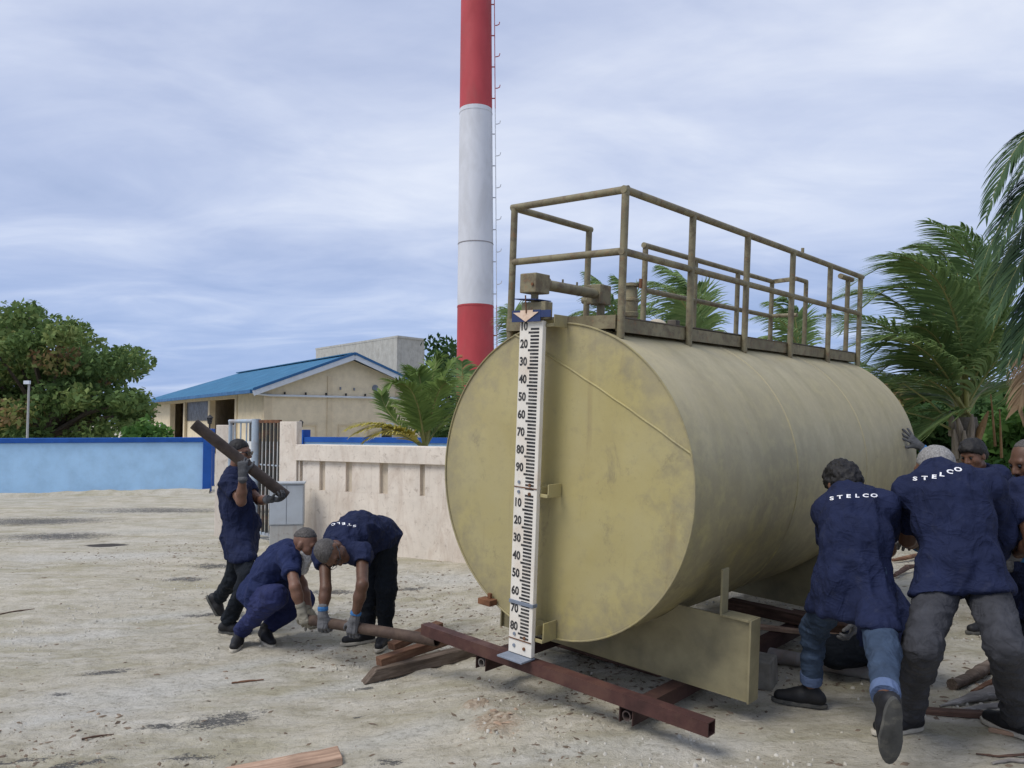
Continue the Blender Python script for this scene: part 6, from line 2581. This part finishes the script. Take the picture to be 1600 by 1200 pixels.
# ---------------------------------------------------------------- man carrying a pipe
def on_car(px):
    s = (px - 303) / (447 - 303.0)
    s = s * CAR_A[1] / (s * CAR_A[1] + (1 - s) * CAR_B[1])
    return CAR_A + (CAR_B - CAR_A) * s


def on_lever(px):
    s = (px - 474) / (683 - 474.0)
    s = s * LEV_A[1] / (s * LEV_A[1] + (1 - s) * LEV_B[1])
    return LEV_A + (LEV_B - LEV_A) * s



k = 0.94
J = pose(at(375, 836, 6.66), at(365, 744, 6.68), (0.10, -1, 0), k, sh_w=.175)
J['mid'] = at(371, 790, 6.66)
J['front'] = np.array([1, .1, 0])
J['head'] = at(374, 708, 6.66)
J['hfwd'], J['hup'] = (1, -.12, -.06), (0.05, 0, 1)
J['elR'] = ext(J['shR'], 388, 785, UA * k, -1)
J['wrR'] = on_car(384) + np.array([0, -.066, -.075])
J['elR'] = ik(J['shR'], J['wrR'], UA * k, FA * k, (.35, -.25, -1))
J['elL'] = ext(J['shL'], 405, 782, UA * k, -1)
J['wrL'] = on_car(433) + np.array([-.05, .0, -.085])
J['knR'] = ext(J['hipR'], 388, 902, TH * k, -1)
J['ankR'] = ext(J['knR'], 356, 960, SH * k, 1)
J['knL'] = ext(J['hipL'], 364, 905, TH * k, 1)
J['ankL'] = ext(J['knL'], 342, 935, SH * k, 1)
J['ankR'][2] = gtop(*J['ankR'][:2]) + 0.094 * k
J['toeR'] = ((1, -.1, 0), (0, 0, 1))
J['toeL'] = ((.55, -.05, -.85), (.85, 0, .55))
pd = nrm(CAR_B - CAR_A)
J['handR'] = ((-.05, .05, 1), (-.1, 1, 0.1), -1, .75)
J['handL'] = ((1, -.35, .0), (0, -.1, 1), 1, .8)
person('man in navy polo and dark glasses walking with a pipe on his shoulder', J, dict(k=k, skin=S_MID, hair=H_BLACK, hairline=.045, hairslope=.55, glasses='sun', shirt=C_NAVY, trousers=C_DARKP, shirt_hem=.12, hemw=.92, belly=.03, sleeve=.95, seed=3, legw=.95, hem=.03, glove=C_GLOVE2, band=C_GLOVE))

# ---------------------------------------------------------------- crouching man with white beard
k = 0.95
J = pose(at(404, 928, 6.08), at(455, 860, 5.98), (0.35, -1, 0), k, sh_w=.165)
J['front'] = np.array([.8, 0, -.6])
J['mid'] = at(424, 892, 6.08)
J['head'] = at(477, 850, 5.92)
J['hfwd'], J['hup'] = (.9, -.22, -.36), (.18, 0, 1)
J['elR'] = ext(J['shR'], 461, 917, UA * k, -1)
J['wrR'] = on_lever(476) + np.array([-.01, -.05, .075])
J['elL'] = ext(J['shL'], 472, 912, UA * k, 1)
J['wrL'] = ext(J['elL'], 484, 958, FA * k, -1)
J['ankR'] = ong(374, 1008)
J['ankL'] = ong(414, 1002)
for s in 'RL':
    J['ank' + s][2] = gtop(*J['ank' + s][:2]) + 0.10 * k
J['knR'] = ext(J['hipR'], 430, 932, TH * k * .66, -1)
J['knL'] = ext(J['hipL'], 474, 938, TH * k * .96, 1)
for s in 'RL':
    J['ank' + s][2] = gtop(*J['ank' + s][:2]) + 0.10 * k
J['toeR'] = ((.15, -.9, -.05), (.1, 0, 1))
J['toeL'] = ((.5, -.7, -.05), (.1, 0, 1))
J['handR'] = ((.25, -.08, -.9), (.25, .95, 0), -1, .75)
J['handL'] = ((.5, -.2, -.6), (-.1, -1, 0.1), 1, .8)
person('crouching man with a white beard gripping the end of the lever pipe', J, dict(k=k, skin=S_MID, hair=H_GREY, hair_thick=.003, hamp=.008, hfreq=100, hairline=.075, hairslope=.35, beard=H_WHITE, beard_len=.10, shirt=C_NAVY2, trousers=C_COVER, shirt_hem=.03, skirt=False, sleeve=.86, seed=7, sole=C_SOLEW, hem=.05, hemr=.062, glove=C_GLOVE3, band=C_GLOVE3, legw=1.12, belly=.02))

# ---------------------------------------------------------------- man bent double over the lever
k = 0.96
J = pose(at(590, 838, 6.12), at(527, 850, 5.66), (-.50, .86, 0), k, sh_w=.18, lath=(-.95, .3, 0))
J['mid'] = at(560, 828, 5.92)
J['front'] = np.array([0, 0, -1.0])
J['head'] = at(517, 863, 5.42)
J['hfwd'], J['hup'] = (.55, -.42, -.72), (-.55, -.80, .05)
# seen from the front his right arm is on the left of the picture
J['shR'] = at(507, 866, 5.74)
J['shL'] = at(566, 866, 5.56)
J['elR'] = ext(J['shR'], 509, 920, UA * k * .95, -1)
J['wrR'] = on_lever(507) + np.array([0, -.052, .070])
J['elL'] = ext(J['shL'], 566, 914, UA * k, -1)
J['wrL'] = on_lever(554) + np.array([0.01, -.052, .070])
J['hipL'] = at(602, 848, 6.06)
J['hipR'] = at(580, 848, 6.18)
J['knR'] = at(579, 918, 6.12)
J['ankR'] = at(572, 985, 6.14)
J['knL'] = at(604, 918, 6.02)
J['ankL'] = at(601, 985, 6.06)
for s in 'RL':
    J['ank' + s][2] = gtop(*J['ank' + s][:2]) + 0.096 * k
J['toeR'] = ((-.85, -.5, 0), (0, 0, 1))
J['toeL'] = ((-.15, -1, 0), (0, 0, 1))
J['handR'] = ((.0, -.1, -1), (.25, .95, 0), 1, .75)
J['handL'] = ((-.2, -.1, -1), (.25, .95, 0), -1, .75)
person('man bent double in navy polo with grey cropped hair and glasses', J, dict(k=k, skin=S_DARK, hair=H_GREY, hairline=.05, hairslope=.7, glasses='thin', shirt=C_NAVY, trousers=C_DARKP, shirt_hem=.05, skirt=False, sleeve=.62, seed=11, hair_thick=.002, hamp=.007, hfreq=110, sole=C_SOLEW, hem=.03, hemr=.06, legw=1.0, belly=.03,
       text=dict(word='STELCO', squash=.5, at=[(554, 822, math.pi - .05, 9), (546, 820, math.pi - .1, 9), (537, 818.5, math.pi - .15, 9), (529, 818, math.pi - .2, 8), (521, 819.5, math.pi - .35, 8), (514, 823, math.pi - .5, 8)])))

# ---------------------------------------------------------------- man in turned-up jeans pushing
k = 1.0
J = pose(at(1333, 902, 4.02), at(1324, 778, 4.20), (1, -.12, 0), k, sh_w=.155, lath=(1, -.25, 0))
J['front'] = np.array([-.1, 1, 0])
J['mid'] = at(1336, 842, 4.04)
J['head'] = at(1318, 758, 4.30)
J['hfwd'], J['hup'] = (-.1, .75, -.62), (-.05, .6, .75)
J['shL'] = at(1292, 802, 4.22)
J['shR'] = at(1380, 791, 4.12)
J['elL'] = ext(J['shL'], 1298, 868, UA * k, 1)
J['wrL'] = ext(J['elL'], 1300, 900, FA * k, 1)
J['elR'] = ext(J['shR'], 1387, 858, UA * k, 1)
J['wrR'] = ext(J['elR'], 1366, 880, FA * k, 1)
J['hipL'] = at(1308, 925, 4.06)
J['hipR'] = at(1358, 925, 3.98)
J['knL'] = ext(J['hipL'], 1272, 985, TH * k * .94, 1)
J['ankL'] = ext(J['knL'], 1267, 1084, SH * k, -1)
J['ankL'] = ong(1267, 1105) + UP * .1
J['knR'] = ext(J['hipR'], 1380, 1015, TH * k * .94, -1)
J['ankR'] = ext(J['knR'], 1384, 1100, SH * k * .96, -1)
J['toeL'] = ((-.80, .45, 0), (0, 0, 1))
J['toeR'] = ((-.02, .28, -1), (0.1, 1, .28))
J['handL'] = ((.1, 1, .2), (0, .3, -1), -1, .3)
J['handR'] = ((-.3, 1, .1), (0, .3, -1), 1, .3)
person('man with black hair in lettered navy polo and turned-up blue jeans pushing the tank', J, dict(k=k, skin=S_BR, hair=H_BLACK, hair_thick=.016, hamp=.03, hfreq=48, hair_full=True, hairline=.02, hairslope=.9, shirt=C_NAVY, trousers=C_JEAN, shirt_hem=.15, hemw=.95, sleeve=.98, seed=19, hem=.10, hemr=.052, turnup=True, legw=.86, fold=.018, slim=.90,
       text=dict(word='STELCO', squash=.62, at=[(1300, 779, -.06, 12), (1312.5, 777, -.1, 12), (1326, 775.5, .04, 12), (1339.5, 775, .0, 12), (1352.5, 774.5, .06, 12), (1365.5, 774.5, .03, 12)])))

# ---------------------------------------------------------------- grey-haired man in charcoal jeans
k = 1.03
J = pose(at(1503, 880, 3.92), at(1470, 741, 4.06), (1, -.10, .05), k, sh_w=.20, lath=(1, .05, 0))
J['front'] = np.array([-.2, 1, 0])
J['mid'] = at(1490, 815, 3.98)
J['head'] = at(1461, 734, 4.27)
J['hfwd'], J['hup'] = (-.45, .8, -.35), (-.1, .45, .88)
J['shL'] = at(1421, 772, 4.12)
J['shR'] = at(1545, 760, 4.02)
J['elL'] = ext(J['shL'], 1417, 842, UA * k, 1)
J['wrL'] = ext(J['elL'], 1430, 850, FA * k, 1)
J['elR'] = ext(J['shR'], 1568, 838, UA * k, 1)
J['wrR'] = ext(J['elR'], 1545, 886, FA * k, 1)
J['hipL'] = at(1470, 905, 3.94)
J['hipR'] = at(1535, 905, 3.92)
J['knL'] = ext(J['hipL'], 1441, 1010, TH * k * .98, -1)
J['ankL'] = ong(1420, 1142) + UP * .10
J['knR'] = ext(J['hipR'], 1572, 1010, TH * k * .98, -1)
J['ankR'] = ong(1592, 1150) + UP * .10
J['toeL'] = ((-.55, .45, 0), (0, 0, 1))
J['toeL'] = ((-.75, -.15, 0), (0, 0, 1))
J['toeR'] = ((-.30, .85, 0), (0, 0, 1))
J['handL'] = ((0, 1, 0), (0, .2, -1), -1, .4)
J['handR'] = ((-.4, 1, 0), (0, .2, -1), 1, .4)
person('grey-haired man in lettered navy polo and charcoal jeans standing wide-legged', J, dict(k=k, skin=S_BR, hair=H_SALT, hair_thick=.004, hamp=.007, hfreq=100, hairline=.04, hairslope=.8, shirt=C_NAVY, trousers=C_GREYJ, shirt_hem=.09, hemw=0.93, sleeve={'R': 1.75, 'L': .98}, seed=23, hem=.02, hemr=.068, legw=.98, sole=C_SOLEW, fold=.018, slim=.93,
       text=dict(word='STELCO', squash=.62, at=[(1430, 748, .02, 13.5), (1445, 747, .02, 13.5), (1460, 745, .05, 13.5), (1472, 741.5, .1, 13.5), (1484, 737, .2, 13.5), (1497, 733.5, .15, 13.5)])))

# ---------------------------------------------------------------- man behind with his hand on the tank
k = 1.0
J = pose(at(1570, 860, 6.45), at(1540, 745, 6.35), (-.15, 1, 0), k, sh_w=.18)
J['front'] = np.array([-1, 0, 0])
J['head'] = at(1521, 712, 6.28)
J['hfwd'], J['hup'] = (-.85, -.45, -.28), (-.15, -.05, 1)
HT_ = at(1434, 698, 6.62)
J['shL'] = at(1560, 745, 6.22)
J['shR'] = at(1528, 748, 6.55)
J['elR'] = at(1486, 726, 6.52)
J['wrR'] = at(1437, 697, 6.56)
J['elL'] = ext(J['shL'], 1545, 800, UA * k, -1)
J['wrL'] = ext(J['elL'], 1500, 800, FA * k, -1)
J['knR'] = at(1545, 940, 6.5)
J['knL'] = at(1560, 940, 6.3)
J['ankR'] = ong(1585, 985) + UP * .1
J['ankL'] = ong(1550, 992) + UP * .1
J['toeR'] = ((-1, 0, 0), (0, 0, 1))
J['toeL'] = ((-1, -.1, 0), (0, 0, 1))
J['handR'] = (at(1408, 672, 6.58) - at(1437, 697, 6.56), (-.35, .9, -.2), 1, .06, .45)
J['handL'] = ((-1, 0, .2), (0, .5, -1), -1, .4)
person('dark-haired man behind the others, one gloved hand flat on the tank end', J, dict(k=k, skin=S_BR, hair=H_BLACK, hair_thick=.016, hamp=.02, hfreq=36, hair_full=True, hairline=.03, hairslope=.7, shirt=C_NAVY, trousers=C_DARKP, shirt_hem=.12, sleeve=.8, seed=29, glove=C_GLOVE2))

# ---------------------------------------------------------------- man cut by the right edge
k = 1.0
J = pose(at(1630, 890, 4.35), at(1609, 765, 4.32), (-.1, 1, 0), k, sh_w=.19)
J['front'] = np.array([-1, 0, 0])
J['head'] = at(1609, 722, 4.30)
J['hfwd'], J['hup'] = (-.9, -.1, -.3), (-.2, 0, 1)
J['shL'] = at(1590, 775, 4.16)
J['shR'] = at(1595, 775, 4.5)
J['elL'] = ext(J['shL'], 1617, 850, UA * k, -1)
J['wrL'] = ext(J['elL'], 1587, 866, FA * k * .9, 1)
J['elR'] = ext(J['shR'], 1585, 850, UA * k, 1)
J['wrR'] = ext(J['elR'], 1605, 880, FA * k, -1)
J['knL'] = at(1617, 1010, 4.25)
J['knR'] = at(1613, 1010, 4.45)
J['ankL'] = ong(1625, 1095) + UP * .1
J['ankR'] = ong(1640, 1075) + UP * .1
J['toeR'] = ((-1, 0, 0), (0, 0, 1))
J['toeL'] = ((-1, -.1, 0), (0, 0, 1))
J['handL'] = ((-1, .1, .1), (0, 1, 0), -1, .7)
J['handR'] = ((-1, .1, -.1), (0, 1, 0), 1, .7)
person('man in dark navy clothes half cut off by the right edge', J, dict(k=k, skin=S_DARK, hair=H_GREY, hair_thick=.002, hairline=.10, hairslope=.5, shirt=C_NAVY, trousers=C_DARKP, shirt_hem=.14, sleeve=.85, seed=31, legw=1.15))

# ---------------------------------------------------------------- man kneeling under the tank
k = 1.0
J = pose(at(1402, 985, 4.92), at(1345, 905, 5.08), (-.2, 1, 0), k, sh_w=.17)
J['front'] = np.array([-.8, 0, -.5])
J['head'] = at(1318, 888, 5.12)
J['hfwd'], J['hup'] = (-.8, .1, -.6), (-.6, 0, .8)
J['elL'] = ext(J['shL'], 1340, 955, UA * k, -1)
J['wrL'] = ext(J['elL'], 1334, 962, FA * k * .8, -1)
J['elR'] = ext(J['shR'], 1310, 950, UA * k, 1)
J['wrR'] = ext(J['elR'], 1270, 965, FA * k, 1)
J['knL'] = ext(J['hipL'], 1305, 1018, TH * k, -1)
J['ankL'] = ext(J['knL'], 1378, 1062, SH * k, 1)
J['knR'] = ext(J['hipR'], 1330, 1010, TH * k, 1)
J['ankR'] = ext(J['knR'], 1392, 1070, SH * k, -1)
for s in 'RL':
    J['ank' + s][2] = max(J['ank' + s][2], gtop(*J['ank' + s][:2]) + .10)
J['toeR'] = ((-.9, -.2, 0), (0, 0, 1))
J['toeL'] = ((-.9, 0, -.3), (0, 0, 1))
J['handL'] = ((-.2, -.3, -1), (-1, .2, 0), -1, .7)
J['handR'] = ((-1, 0, 0), (0, .2, -1), 1, .6)
person('man squatting low under the tank, seen between the legs of the man in turned-up jeans', J, dict(k=k, skin=S_BR, hair=H_BLACK, hairline=.04, shirt=C_NAVY, trousers=C_DARKP, shirt_hem=.08, sleeve=.85, seed=37, legw=1.2, sole=C_SOLEW, glove=C_GLOVE))
for (lb, nm), (V, Q) in PEOPLE.items():
    pass
bpy.context.view_layer.update()
